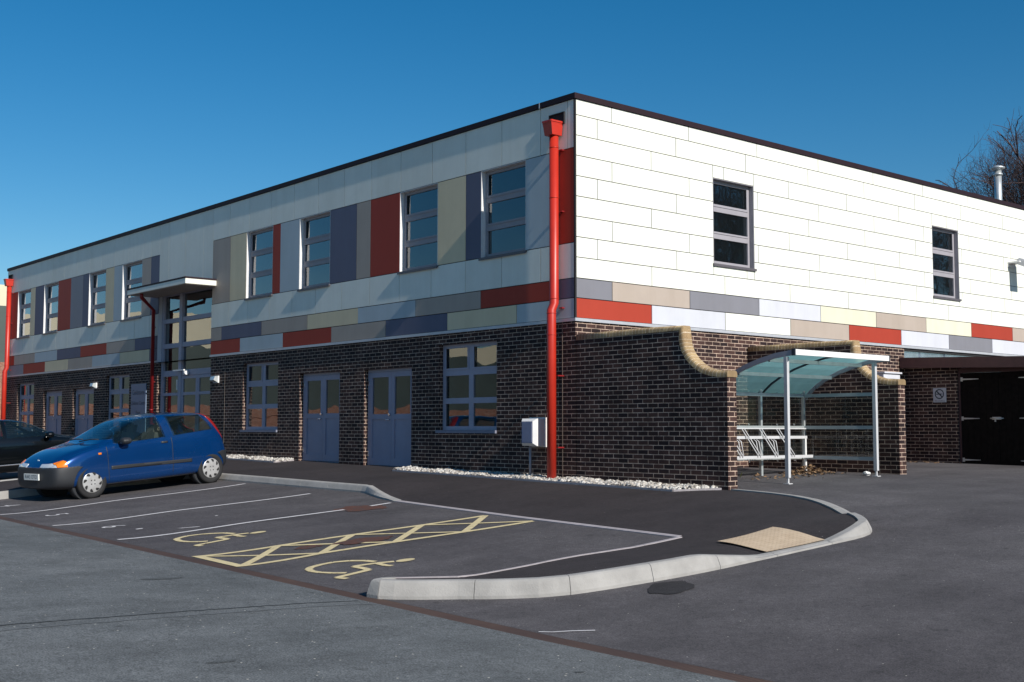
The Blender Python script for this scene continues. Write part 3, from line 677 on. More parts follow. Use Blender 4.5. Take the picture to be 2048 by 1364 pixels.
brickwall = mb.build('brick_wall', 'brick', B)
for x in (-.335, -13.06):
    mb = MB(); mb.box((x - .007, -.004, .1), (x + .007, .01, 2.93)); mb.build('movement_joint', 'joint', B)
# upper backing, with holes for windows
UWX = [(-2.60, -1.29), (-5.30, -3.98), (-9.38, -8.03), (-11.98, -10.65), (-19.78, -18.34), (-22.44, -21.06), (-26.52, -25.16), (-29.22, -27.86)]
UW = [(a, b, Z['bandb'], Z['bandt']) for a, b in UWX]
RW = [(3.69, 4.95, 4.30, 5.99), (11.72, 12.92, 4.26, 5.95)]
mb = MB()
UENT = (ENT[0], ENT[1], Z['flb'], ENT[3])
wall_open(mb, 'y', .002, LX + .005, -.004, Z['flb'], Z['cop'], UW + [UENT], .17)
wall_open(mb, 'x', -.002, .004, RY, Z['flb'], Z['cop'], RW, .05)
mb.face([(LX + .005, 0, 2.9), (LX + .005, 0, 6.9), (LX + .005, 16, 6.9), (LX + .005, 16, 2.9)][::-1], 0)
mb.face([(LX, 16, 2.9), (0, RY, 2.9), (0, RY, 6.9), (LX, 16, 6.9)][::-1], 0)
mb.box((-.6, 10.43, 2.90), (-.01, RY, 2.95), 0)
mb.build('cladding_backing', 'backing', B)
# cladding panels
names = list(PAL); G_ = .0075; TH = .018
whites = []; colw = {}
col_word = dict(white='white', red='red', navy='navy_grey', grey='grey', taupe='taupe', beige='beige', cream='cream', pale='pale_blue', lilac='pale_grey', dkgrey='dark_grey')
def put(bx, k, weight):
    if k == 'white': whites.append((weight, bx)); return
    mb = MB(); mb.box(*bx); mb.build(col_word[k] + '_panel', 'p_' + k, B)
def panL(x0, x1, z0, z1, k, clip=True):
    if x0 > x1: x0, x1 = x1, x0
    put(((x0 + G_, -TH, z0 + G_), (x1 - G_, -.0005, z1 - G_)), k, (x1 - x0) * (z1 - z0) / (12 - x0))
def panR(y0, y1, z0, z1, k):
    put(((.0005, y0 + G_, z0 + G_), (TH, y1 - G_, z1 - G_)), k, (y1 - y0) * (z1 - z0) / (14 + y0) if y0 < 17 else 0)
# --- long facade, right of the entrance
upR = [0, -.17, -.885, -1.98, -3.075, -4.17, -5.27, -6.37, -7.46, -8.56, -9.65, -10.75, -11.85, -12.9, -13.83]
for a, b in zip(upR[:-1], upR[1:]): panL(b, a, Z['bandt'], Z['cop'], 'white')
enX = [-13.83, -14.39, -15.49, -16.55, -17.15]
for a, b in zip(enX[:-1], enX[1:]): panL(b, a, 4.94, Z['cop'], 'white')
panL(-13.87 - .0, -13.83, 4.94, Z['bandt'], 'white') if False else None
upL = [-17.15, -17.72, -18.32, -19.35, -20.4, -21.45, -22.4, -23.5, -24.65, -25.75, -26.9, -28.1, -29.3, LX]
for a, b in zip(upL[:-1], upL[1:]): panL(b, a, Z['bandt'], Z['cop'], 'white')
band = [(-.47, 0, 'red'), (-1.29, -.47, 'pale'), (-3.07, -2.60, 'navy'), (-3.98, -3.07, 'beige'), (-6.39, -5.30, 'red'), (-6.94, -6.39, 'taupe'),
        (-8.03, -6.94, 'navy'), (-10.28, -9.38, 'pale'), (-10.65, -10.28, 'red'), (-12.84, -11.98, 'beige'), (-13.83, -12.84, 'taupe'),
        (-17.73, -17.15, 'navy'), (-18.34, -17.73, 'taupe'), (-20.42, -19.78, 'pale'), (-21.06, -20.42, 'beige'), (-22.95, -22.44, 'navy'),
        (-24.01, -22.95, 'grey'), (-25.16, -24.01, 'red'), (-27.40, -26.52, 'navy'), (-27.86, -27.40, 'beige'), (-30.3, -29.22, 'red')]
for a, b, k in band: panL(a, b, Z['bandb'], Z['bandt'], k)
sj = [0, -.885, -1.98, -3.08, -4.19, -5.30, -6.41, -7.52, -8.63, -9.69, -10.75, -11.87, -12.88, -13.86]
for a, b in zip(sj[:-1], sj[1:]): panL(b, a, Z['strip'], Z['bandb'], 'white')
sj = [-17.19, -17.75, -18.8, -19.9, -20.95, -22.05, -23.1, -24.2, -25.3, -26.4, -27.5, -28.6, -29.6, LX]
for a, b in zip(sj[:-1], sj[1:]): panL(b, a, Z['strip'], Z['bandb'], 'white')
row1 = [(0, -.47, 'navy'), (-.47, -2.6, 'red'), (-2.6, -4.72, 'taupe'), (-4.72, -6.86, 'pale'), (-6.86, -8.98, 'beige'), (-8.98, -11.15, 'taupe'), (-11.15, -13.27, 'navy'), (-13.27, -13.86, 'taupe'),
        (-17.19, -18.75, 'navy'), (-18.75, -20.89, 'taupe'), (-20.89, -23.03, 'red'), (-23.03, -25.13, 'navy'), (-25.13, -27.29, 'pale'), (-27.29, -29.45, 'taupe'), (-29.45, LX, 'red')]
row2 = [(0, -1.55, 'pale'), (-1.55, -3.65, 'beige'), (-3.65, -5.79, 'navy'), (-5.79, -7.94, 'taupe'), (-7.94, -10.1, 'red'), (-10.1, -12.25, 'pale'), (-12.25, -13.86, 'red'),
        (-17.19, -17.71, 'navy'), (-17.71, -19.84, 'beige'), (-19.84, -22.02, 'pale'), (-22.02, -24.1, 'taupe'), (-24.1, -26.25, 'beige'), (-26.25, -28.43, 'red'), (-28.43, LX, 'grey')]
for a, b, k in row1: panL(b, a, Z['r1'], Z['strip'], k)
for a, b, k in row2: panL(b, a, Z['flt'], Z['r1'], k)
# --- end facade in long boards
zr = [6.885, 6.603, 6.240, 5.880, 5.518, 5.157, 4.797, 4.437, 4.078, 3.712]
offs = [.90, .53, 1.93]
for i in range(9):
    o = offs[i % 3]; J = [0] + [o + 2.09 * k for k in range(0, 13)]; J = [j for j in J if j < RY] + [RY]
    for a, b in zip(J[:-1], J[1:]):
        segs = [(a, b)]; z1, z0 = zr[i], zr[i + 1]
        for (w0, w1, wb, wt) in RW:                      # cut around the windows
            new = []
            for s in segs:
                if s[1] <= w0 or s[0] >= w1 or z1 <= wb or z0 >= wt: new.append((s[0], s[1], z0, z1) if len(s) == 2 else s); continue
                lo, hi = (z0, z1) if len(s) == 2 else (s[2], s[3])
                if s[0] < w0: new.append((s[0], w0, lo, hi))
                if s[1] > w1: new.append((w1, s[1], lo, hi))
                if hi > wt: new.append((max(s[0], w0), min(s[1], w1), wt, hi))
                if lo < wb: new.append((max(s[0], w0), min(s[1], w1), lo, wb))
            segs = new
        for s in segs:
            y0, y1 = s[0], s[1]; lo, hi = (z0, z1) if len(s) == 2 else (s[2], s[3])
            if y1 - y0 > .03 and hi - lo > .03: panR(y0, y1, lo, hi, 'white')
JA = [0, .89, 2.98, 5.08, 7.17, 9.27, 11.36, 13.44, 15.52, 17.6, 19.7, 21.8, 23.9, RY]
for a, b, k in zip(JA[:-1], JA[1:], ['dkgrey', 'taupe', 'dkgrey', 'lilac', 'cream', 'taupe', 'cream', 'red', 'taupe', 'pale', 'dkgrey', 'cream', 'red']): panR(a, b, Z['r1'], Z['strip'], k)
JB = [0, 1.92, 4.02, 6.11, 8.21, 10.28, 12.37, 14.45, 16.5, 18.6, 20.7, 22.8, RY]
for a, b, k in zip(JB[:-1], JB[1:], ['red', 'lilac', 'white', 'taupe', 'red', 'lilac', 'dkgrey', 'lilac', 'cream', 'red', 'taupe', 'white']): panR(a, b, Z['flt'], Z['r1'], k)
whites.sort(key=lambda q: -q[0])
for wgt, bx in whites[:100]:
    mb = MB(); mb.box(*bx); mb.build('white_panel', 'p_white', B)
mb = MB()
for wgt, bx in whites[100:]: mb.box(*bx)
struct(mb.build('white_cladding', 'p_white', B), 'stuff')
mb = MB(); mb.box((-.012, -.022, Z['flb'] + .06), (.022, .012, Z['cop'])); mb.build('corner_trim', 'backing', B)
# flashing under the cladding, coping over it, flat roof
mb = MB()
for x0, x1 in ((-13.88, .034), (LX - .02, -17.17)): mb.box((x0, -.034, Z['flb']), (x1, .0, Z['flt'] - .002))
mb.box((0.0005, 0.0005, Z['flb']), (.034, RY, Z['flt'] - .002))
mb.build('flashing', 'flash', B)
mb = MB()
mb.box((LX - .03, -.05, Z['cop']), (.05, .28, Z['top'])); mb.box((-.28, .281, Z['cop']), (.05, RY, Z['top']))
mb.box((LX - .03, .281, Z['cop']), (LX + .25, 16, Z['top']))
mb.build('coping', 'coping', B)
mb = MB(); mb.face([(LX, .2, 6.9), (-.2, .2, 6.9), (-.2, RY, 6.9), (LX, 16, 6.9)]); mb.build('roof', 'roofdark', B)
mb = MB(); mb.box((-.885 - .012, -.053, Z['cop'] - .004), (-.885 + .012, .0, Z['top'] + .003)); mb.build('coping_strap', 'flash', B)
# ---- interior so that the glass has something behind it
holes_in = [(a, b, max(c, .2), d) for a, b, c, d in GW + GD + UW] + [(ENT[0], ENT[1], .2, ENT[3])]
mb = MB()
wall_open(mb, 'y', .40, LX + .1, -.42, .15, 6.8, holes_in, -.2)
wall_open(mb, 'x', -.40, .42, RY - .1, .15, 6.8, RW, -.2)
mb.face([(LX + .1, 6, .1), (-.4, 6, .1), (-.4, 6, 6.8), (LX + .1, 6, 6.8)])
mb.face([(-6, .4, .1), (-6, RY, .1), (-6, RY, 6.8), (-6, .4, 6.8)])
mb.face([(LX, .4, 3.0), (-18, .4, 3.0), (-18, RY, 3.0), (LX, RY, 3.0)]); mb.face([(-13.2, .4, 3.0), (-.4, .4, 3.0), (-.4, RY, 3.0), (-13.2, RY, 3.0)]); mb.face([(LX, .4, 6.75), (-.4, .4, 6.75), (-.4, RY, 6.75), (LX, RY, 6.75)])
mb.build('interior_wall', 'interior', B)
for x in (-4.4, -7.1, -10.0, -13.2, -18.0, -21.5, -24.1, -26.8):
    mb = MB(); mb.face([(x, .4, .1), (x, 6, .1), (x, 6, 6.8), (x, .4, 6.8)]); mb.build('partition', 'interior', B)
mb = MB(); mb.face([(LX, .35, .24), (-.35, .35, .24), (-.35, RY, .24), (LX, RY, .24)]); mb.face([(LX, .35, 3.4), (-18, .35, 3.4), (-18, RY, 3.4), (LX, RY, 3.4)])
mb.face([(-13.2, .35, 3.4), (-.35, .35, 3.4), (-.35, RY, 3.4), (-13.2, RY, 3.4)]); mb.build('interior_floor', 'intfloor', B)

# ---- windows and doors
def P2(axis, c):
    return (lambda a, z, d: (a, c + d, z)) if axis == 'y' else (lambda a, z, d: (c - d, a, z))
def pbox(mb, P, a0, a1, z0, z1, d0, d1, mi=0): mb.box(P(a0, z0, d0), P(a1, z1, d1), mi)
def upper_window(axis, c, w, fr_mat, opener):
    a0, a1, z0, z1 = w; P = P2(axis, c); D = .085; f = .055
    mb = MB()
    pbox(mb, P, a0 + .02, a0 + .02 + f, z0, z1, D, D + .07); pbox(mb, P, a1 - .02 - f, a1 - .02, z0, z1, D, D + .07)
    A0, A1 = a0 + .02 + f, a1 - .02 - f
    tz = [z0 + .03, z0 + .54, z0 + 1.08, z1 - .02]
    pbox(mb, P, A0, A1, z1 - .075, z1, D, D + .07); pbox(mb, P, A0, A1, z0, z0 + .075, D, D + .07)
    for t in (z0 + .575, z0 + 1.11): pbox(mb, P, A0, A1, t - .055, t + .055, D, D + .07)
    # opening lights stand a little proud
    pbox(mb, P, A0 + .001, A1 - .001, z0 + 1.155, z0 + 1.20, D - .012, D - .0005); pbox(mb, P, A0 + .001, A1 - .001, z0 + .62, z0 + .655, D - .012, D - .0005)
    pbox(mb, P, A0 + .001, A0 + .035, z0 + 1.2005, z1 - .08, D - .012, D - .0005); pbox(mb, P, A1 - .035, A1 - .001, z0 + 1.2005, z1 - .08, D - .012, D - .0005)
    wo = mb.build('window', fr_mat, B)
    for p0, p1 in ((z0 + .075, z0 + .52), (z0 + .63, z0 + 1.055), (z0 + 1.165, z1 - .075)):
        mb = MB(); pbox(mb, P, A0, A1, p0, p1, D + .028, D + .036); mb.build('pane', 'glass', wo)
    mb = MB()
    t = .012
    pbox(mb, P, a0 + .001, a0 + t, z0 + .0, z1, -.016, .21); pbox(mb, P, a1 - t, a1 - .001, z0, z1, -.016, .21); pbox(mb, P, a0 + t, a1 - t, z1 - t, z1 - .001, -.014, .21)
    mb.build('reveal', 'reveal' if axis == 'y' else 'frame2', wo)
    mb = MB(); pbox(mb, P, a0 - .03, a1 + .03, z0 - .028, z0 - .0005, -.055, .09); pbox(mb, P, a0 - .03, a1 + .03, z0 - .05, z0 - .0285, -.055, -.045)
    mb.build('sill', 'sill', wo)
    return wo
for i, w in enumerate(UW): upper_window('y', 0, w, 'frame2', 1)
for w in RW: upper_window('x', 0, w, 'frame2', 0)
def ground_window(w):
    a0, a1, z0, z1 = w; P = P2('y', 0); D = .10; f = .075; mb = MB()
    pbox(mb, P, a0, a0 + f, z0 + .03, z1, D, D + .07); pbox(mb, P, a1 - f, a1, z0 + .03, z1, D, D + .07)
    A0, A1 = a0 + f, a1 - f; am = (a0 + a1) / 2; zs = [z0 + .03, z0 + .60, z0 + 1.15, z1]
    pbox(mb, P, A0, A1, z1 - f, z1, D, D + .07); pbox(mb, P, A0, A1, z0 + .03, z0 + .03 + f, D, D + .07)
    rows = []
    pbox(mb, P, am - .065, am + .065, z0 + .03 + f, z1 - f, D + .001, D + .069)
    for t in zs[1:3]:
        for (x0, x1) in ((A0, am - .065), (am + .065, A1)): pbox(mb, P, x0, x1, t - .055, t + .055, D, D + .07)
    rows = [(z0 + .03 + f, zs[1] - .055), (zs[1] + .055, zs[2] - .055), (zs[2] + .055, z1 - f)]
    for (x0, x1) in ((A0, am - .065), (am + .065, A1)):   # top hung lights
        pbox(mb, P, x0 + .001, x1 - .001, rows[2][0], rows[2][0] + .035, D - .012, D - .0005)
        pbox(mb, P, x0 + .001, x0 + .035, rows[2][0] + .0355, rows[2][1], D - .012, D - .0005); pbox(mb, P, x1 - .035, x1 - .001, rows[2][0] + .0355, rows[2][1], D - .012, D - .0005)
    wo = mb.build('window', 'frame', B)
    for r in rows:
        for (x0, x1) in ((A0, am - .065), (am + .065, A1)):
            mb = MB(); pbox(mb, P, x0, x1, r[0], r[1], D + .028, D + .036); mb.build('pane', 'glass', wo)
    mb = MB(); pbox(mb, P, a0 - .06, a1 + .0, z0 - .03, z0 + .028, -.04, .1); mb.build('sill', 'sillpale', wo)
for w in GW: ground_window(w)
def double_door(w):
    a0, a1, _, z1 = w; P = P2('y', 0); D = .10; zb = H((a0 + a1) / 2, 0) - .03; mb = MB(); f = .06
    pbox(mb, P, a0, a0 + f, zb, z1, D, D + .08); pbox(mb, P, a1 - f, a1, zb, z1, D, D + .08); pbox(mb, P, a0 + f, a1 - f, z1 - f, z1, D, D + .08)
    pbox(mb, P, a0 + f, a1 - f, zb, zb + .05, D + .01, D + .08)
    fr = mb.build('door', 'frame', B); am = (a0 + a1) / 2 + .02
    for (x0, x1) in ((a0 + f + .004, am - .003), (am + .003, a1 - f - .004)):
        s = .105; mb = MB(); b, t = zb + .06, z1 - f - .004; mid = zb + 1.09; d0, d1 = D - .005, D + .05
        pbox(mb, P, x0, x0 + s, b, t, d0, d1); pbox(mb, P, x1 - s, x1, b, t, d0, d1)
        pbox(mb, P, x0 + s, x1 - s, t - .11, t, d0, d1); pbox(mb, P, x0 + s, x1 - s, mid - .06, mid + .05, d0, d1); pbox(mb, P, x0 + s, x1 - s, b, b + .15, d0, d1)
        pbox(mb, P, x0 + s, x1 - s, b + .15, mid - .06, d0 + .022, d1 - .01)
        mb.build('door_leaf', 'door', fr)
        mb = MB(); pbox(mb, P, x0 + s, x1 - s, mid + .05, t - .11, d0 + .025, d0 + .032); mb.build('pane', 'glass', fr)
    for z in (zb + .25, zb + 1.75): mb = MB(); pbox(mb, P, a0 + f - .012, a0 + f + .012, z, z + .11, D - .03, D - .0055); mb.build('hinge', 'chrome', fr)
    mb = MB(); mb.tube([P(am - .06, zb + 1.02, D - .05), P(am - .17, zb + 1.02, D - .05)], .011, 8); mb.tube([P(am - .06, zb + 1.02, D - .004), P(am - .06, zb + 1.02, D - .06)], .012, 8)
    mb.build('handle', 'chrome', fr); mb = MB()
    mb.tube([P(am - .06, zb + 1.13, D - .004), P(am - .06, zb + 1.13, D - .035)], .028, 12)
    mb.build('lock', 'chrome', fr)
for w in GD: double_door(w)
# ---- entrance glazing
P = P2('y', 0); D = .105; x0, x1 = ENT[0] + .006, ENT[1]; zb = .26; zt = 4.92; fw = .10
mb = MB(); m1 = -15.92
pbox(mb, P, x0, x0 + .14, zb, zt, D, D + .1); pbox(mb, P, x1 - .08, x1, zb, zt, D, D + .1); pbox(mb, P, m1 - .09, m1 + .09, zb, zt, D - .02, D + .1)
for t, b in ((zt, zt - .12), (4.16, 4.04), (3.46, 3.33), (2.70, 2.54)):
    pbox(mb, P, x0 + .14, m1 - .09, b, t, D + .001, D + .099); pbox(mb, P, m1 + .09, x1 - .08, b, t, D + .001, D + .099)
pbox(mb, P, x0 + .14, m1 - .09, 2.0, 2.08, D + .001, D + .099); pbox(mb, P, x0 + .14, m1 - .09, zb, zb + .2, D + .001, D + .099)
eg = mb.build('entrance_glazing', 'frame', B)
for a, b in ((x0 + .14, m1 - .09), (m1 + .09, x1 - .08)):
    for c, d in ((4.16, zt - .12), (3.46, 4.04), (2.70, 3.33)):
        mb = MB(); pbox(mb, P, a, b, c, d, D + .05, D + .058); mb.build('pane', 'glass', eg)
for c, d in ((2.08, 2.54), (zb + .2, 2.0)):
    mb = MB(); pbox(mb, P, x0 + .14, m1 - .09, c, d, D + .05, D + .058); mb.build('pane', 'glass', eg)
mb = MB(); pbox(mb, P, -16.02, -15.99, .9, 2.35, D - .06, D - .03); 
dl = [(m1 + .095, -14.86), (-14.85, x1 - .085)]
for a, b in dl:
    mb = MB(); s = .09; d0, d1 = D, D + .06
    pbox(mb, P, a, a + s, zb, 2.53, d0, d1); pbox(mb, P, b - s, b, zb, 2.53, d0, d1)
    for t, u in ((2.45, 2.53), (2.0, 2.08), (zb, zb + .18)): pbox(mb, P, a + s, b - s, t, u, d0, d1)
    mb.build('door_leaf', 'frame', eg)
    for t, u in ((2.08, 2.45), (zb + .18, 2.0)):
        mb = MB(); pbox(mb, P, a + s, b - s, t, u, d0 + .025, d0 + .033); mb.build('pane', 'glass', eg)
mb = MB(); pbox(mb, P, -16.12, -15.45, 2.665, 2.70, -.02, .02); mb.tube([P(-15.45, 2.60, .02), P(-15.33, 2.60, .02)], .055, 12); pbox(mb, P, -15.52, -15.46, 2.55, 2.7, 0, .14)
mb.build('door_closer', 'whitep', eg)
for z in (1.25, 2.15): mb = MB(); pbox(mb, P, -16.045, -16.015, z, z + .28, D - .05, D - .021); mb.build('handle', 'whitep', eg)
mb = MB(); mb.box((ENT[0] + .0006, -.017, Z['flb']), (ENT[0] + .0055, .104, 4.93)); mb.build('jamb_lining', 'p_lilac', B)
# ---- canopy
mb = MB(); cy = -.882
mb.box((-17.31, cy, 4.815), (-13.60, -.02, 4.945), 0); mb.box((-17.315, cy - .005, 4.9455), (-13.595, -.02, 4.992), 1); mb.box((-17.29, cy + .02, 4.80), (-13.62, -.02, 4.8145), 2)
mb.build('canopy', ['p_white', 'coping', 'p_taupe'], B)
# ---- rainwater outlets, flue, metal lining under the overhang
for x, zz in ((-.43, 6.585), (-30.05, 6.60)):
    mb = MB(); w = .20
    mb.face([(x - w, -.0195, zz - .1), (x + w, -.0195, zz - .1), (x + w, -.0195, zz + .1), (x - w, -.0195, zz + .1)])
    mb.box((x - w, -.05, zz + .1), (x + w, -.0185, zz + .115)); mb.box((x + w - .015, -.05, zz - .1), (x + w, -.0185, zz + .0995)); mb.box((x - w, -.05, zz - .1), (x - w + .015, -.0185, zz + .0995))
    mb.build('roof_outlet', 'backing', B)
mb = MB(); fx, fy = -2.0, 18.93
mb.tube([(fx, fy, 6.85), (fx, fy, 8.66)], .105, 20); mb.tube([(fx, fy, 8.50), (fx, fy, 8.56)], .135, 20); mb.tube([(fx, fy, 7.4), (fx, fy, 7.44)], .112, 20)
mb.tube([(fx, fy, 8.66), (fx, fy, 8.70), (fx, fy, 8.74), (fx, fy, 8.80)], [.135, .20, .205, .05], 20)
mb.build('flue_pipe', 'steel', B)
mb = MB(); mb.box((-.12, 10.42, 2.35), (-.08, RY, 2.90)); mb.box((-.079, 11.2, 2.36), (-.055, 11.25, 2.895)); mb.box((-.079, 12.3, 2.36), (-.055, 12.35, 2.895)); mb.build('metal_lining', 'silver', B)
mb = MB(); mb.box((-.14, 10.415, -.4), (-.121, RY, 2.9)); mb.build('recessed_wall', 'brick', B)

# ------------------------------------------------------------------ drainpipes
def drainpipe(x, label, group='red drainpipes on the long facade'):
    g = H(x, -.2)
    t = empty('drainpipe', (x, -.17, g), label, 'drainpipe', group); r = .0825
    mb = MB(); mb.tube([(x, -.14, 6.33), (x, -.14, 3.28), (x, -.205, 3.16), (x, -.205, g + .02)], r, 20)
    for z, y in ((6.05, -.14), (5.15, -.14), (3.36, -.14), (3.10, -.205), (2.72, -.205)): mb.tube([(x, y, z), (x, y, z + .012)], r + .006, 20)
    mb.build('pipe', 'red', t)
    mb = MB()
    a, b = .118, .10
    T = [(x - a, -.03, 6.51), (x + a, -.03, 6.51), (x + a, -.31, 6.51), (x - a, -.31, 6.51)]; Bm = [(x - b, -.04, 6.27), (x + b, -.04, 6.27), (x + b, -.27, 6.27), (x - b, -.27, 6.27)]
    for i in range(4): mb.face([Bm[i], Bm[(i + 1) % 4], T[(i + 1) % 4], T[i]][::-1])
    mb.face(Bm); mb.face([(p[0] * .995 + x * .005, p[1], 6.47) for p in T])
    for i in range(4): mb.bar(T[i], T[(i + 1) % 4], .02, .03)
    mb.build('hopper', 'red', t)
    for z, y in ((6.00, -.14), (4.9, -.14), (3.19, -.14), (2.0, -.205), (.75, -.205)):
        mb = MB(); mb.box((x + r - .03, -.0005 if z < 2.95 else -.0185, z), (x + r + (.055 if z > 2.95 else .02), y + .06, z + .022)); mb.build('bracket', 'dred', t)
drainpipe(-.395, 'red drainpipe with square hopper beside the corner of the block')
drainpipe(-29.85, 'red drainpipe at the far left end of the block')
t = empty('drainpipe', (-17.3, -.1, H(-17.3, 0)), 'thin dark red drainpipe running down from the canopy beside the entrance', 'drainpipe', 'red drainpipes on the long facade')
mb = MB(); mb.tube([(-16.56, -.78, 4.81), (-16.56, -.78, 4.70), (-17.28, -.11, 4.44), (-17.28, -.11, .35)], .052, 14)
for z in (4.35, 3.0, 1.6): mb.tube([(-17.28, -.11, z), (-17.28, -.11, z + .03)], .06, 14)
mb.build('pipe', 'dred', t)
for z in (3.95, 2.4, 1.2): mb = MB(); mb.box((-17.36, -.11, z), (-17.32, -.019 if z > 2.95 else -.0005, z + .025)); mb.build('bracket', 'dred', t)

# ------------------------------------------------------------------ meter box, wall lamps, signs, vent hood
mx = -.98
t = empty('meter_box', (-.9, -.2, H(-.9, -.2)), 'white meter cabinet on a grey pipe beside the red drainpipe', 'meter box')
mb = MB()
fx0, fx1, fy, z0, z1 = -1.06, -.67, -.36, .785, 1.265
c = .05
mb.box((fx0, -.2995, z0), (fx1, -.12, z1)); mb.box((fx0 - .02, -.119, z0 - .02), (fx1 + .02, -.001, z1 + .02))
ring0 = [(fx0, -.30, z0), (fx1, -.30, z0), (fx1, -.30, z1), (fx0, -.30, z1)]
ring1 = [(fx0 + c, fy, z0 + c), (fx1 - c, fy, z0 + c), (fx1 - c, fy, z1 - c), (fx0 + c, fy, z1 - c)]
for i in range(4): mb.face([ring0[i], ring0[(i + 1) % 4], ring1[(i + 1) % 4], ring1[i]])
mb.build('cabinet', 'whitep', t)
mb = MB(); mb.face(ring1); mb.box((fx0 + .07, fy - .006, z0 + .07), (fx1 - .07, fy - .0005, z1 - .07)); mb.build('door', 'lilacp', t)
mb = MB(); mb.tube([(-.96, -.2, .20), (-.96, -.2, .786)], .021, 12); mb.build('conduit', 'shelf', t)
def bulkhead(x, z, label):
    t = empty('wall_lamp', (x, -.02, z), label, 'wall lamp', 'bulkhead lamps on the brick wall')
    mb = MB(); mb.box((x - .13, -.04, z - .07), (x + .13, -.001, z + .11)); mb.build('back_plate', 'whitep', t)
    mb = MB(); 
    a = [(x - .125, -.0405, z - .06), (x + .125, -.0405, z - .06), (x + .125, -.0405, z + .10), (x - .125, -.0405, z + .10)]
    b = [(x - .11, -.15, z + .0), (x + .11, -.15, z + .0), (x + .12, -.12, z + .095), (x - .12, -.12, z + .095)]
    for i in range(4): mb.face([a[i], a[(i + 1) % 4], b[(i + 1) % 4], b[i]])
    mb.face(b); mb.build('lamp_cover', 'steel', t)
bulkhead(-13.5, 2.34, 'pale wedge wall lamp just right of the glazed entrance')
bulkhead(-21.72, 2.40, 'pale wedge wall lamp above the double doors left of the entrance')
# floodlight high on the white end wall
t = empty('floodlight', (.02, 15.6, 5.3), 'pale grey floodlight on a bracket high on the white end wall', 'floodlight')
mb = MB(); mb.box((TH + .0005, 15.36, 5.37), (.34, 15.75, 5.41)); mb.box((TH + .0005, 15.36, 5.28), (TH + .02, 15.75, 5.3695)); mb.build('bracket', 'whitep', t)
mb = MB(); mb.obox((.50, 15.62, 5.29), ((1, 0, -.45), (0, 1, 0), (.45, 0, 1)), (.30, .20, .07)); mb.obox((.42, 15.62, 5.40), ((1, 0, -.45), (0, 1, 0), (.45, 0, 1)), (.18, .15, .03)); mb.build('lamp_head', 'flash', t)
# sign boards
t = empty('notice_board', (-18.4, -.02, 1.3), 'tall blue grey name board left of the entrance drainpipe', 'sign')
mb = MB(); mb.box((-18.90, -.03, .95), (-17.86, -.004, 2.38)); mb.build('panel', 'signbg', t)
mb = MB()
for s_, z, sz in (('Goldstone', 2.13, .20), ('Children Centre', 1.82, .155), ('East', 1.53, .19), ('1', 1.33, .14)):
    add_text(mb, s_, sz, (lambda zz, ox: (lambda u, v: (-18.38 + ox + u, -.0325, zz + v)))(z, .22 if s_ == '1' else 0))
mb.build('lettering', 'ink', t)
t = empty('no_smoking_sign', (.87, 10.39, 1.7), 'small square no smoking sign on the dark bin store wall', 'sign')
YB = 10.40
mb = MB(); mb.box((.715, YB - .012, 1.69), (1.03, YB - .001, 2.01)); mb.build('panel', 'signw', t)
mb = MB(); yc = YB - .0135; cx_, cz_ = .868, 1.875; n = 28
for i in range(n):
    a, b = 2 * math.pi * i / n, 2 * math.pi * (i + 1) / n
    mb.face([(cx_ + r * math.cos(q), yc, cz_ + r * math.sin(q)) for r, q in ((.088, a), (.112, a), (.112, b), (.088, b))])
mb.face([(cx_ - .075, yc - .0004, cz_ + .055), (cx_ - .055, yc - .0004, cz_ + .075), (cx_ + .075, yc - .0004, cz_ - .055), (cx_ + .055, yc - .0004, cz_ - .075)])
mb.face([(cx_ - .078, yc - .0008, cz_ - .012), (cx_ + .05, yc - .0008, cz_ - .012), (cx_ + .05, yc - .0008, cz_ + .01), (cx_ - .078, yc - .0008, cz_ + .01)])
for k in (.055, .067): mb.face([(cx_ + k, yc - .0008, cz_ - .012), (cx_ + k + .008, yc - .0008, cz_ - .012), (cx_ + k + .008, yc - .0008, cz_ + .01), (cx_ + k, yc - .0008, cz_ + .01)])
add_text(mb, 'No smoking', .048, lambda u, v: (.872 + u, yc - .0004, 1.722 + v))
mb.build('lettering', 'ink', t)
t = empty('vent_hood', (.1, 9.6, 2.1), 'white box vent hood on the sunlit brick behind the second wing wall', 'vent')
mb = MB(); mb.box((.001, 9.27, 2.335), (.20, 9.98, 2.37)); mb.box((.001, 9.29, 2.12), (.16, 9.33, 2.3295)); mb.box((.001, 9.91, 2.12), (.16, 9.95, 2.3295)); mb.box((.10, 9.3305, 2.22), (.16, 9.9095, 2.3295)); mb.build('hood', 'p_lilac', t)
mb = MB(); mb.box((.001, 9.3305, 2.10), (.03, 9.9095, 2.2195)); mb.build('grille', 'ink', t)

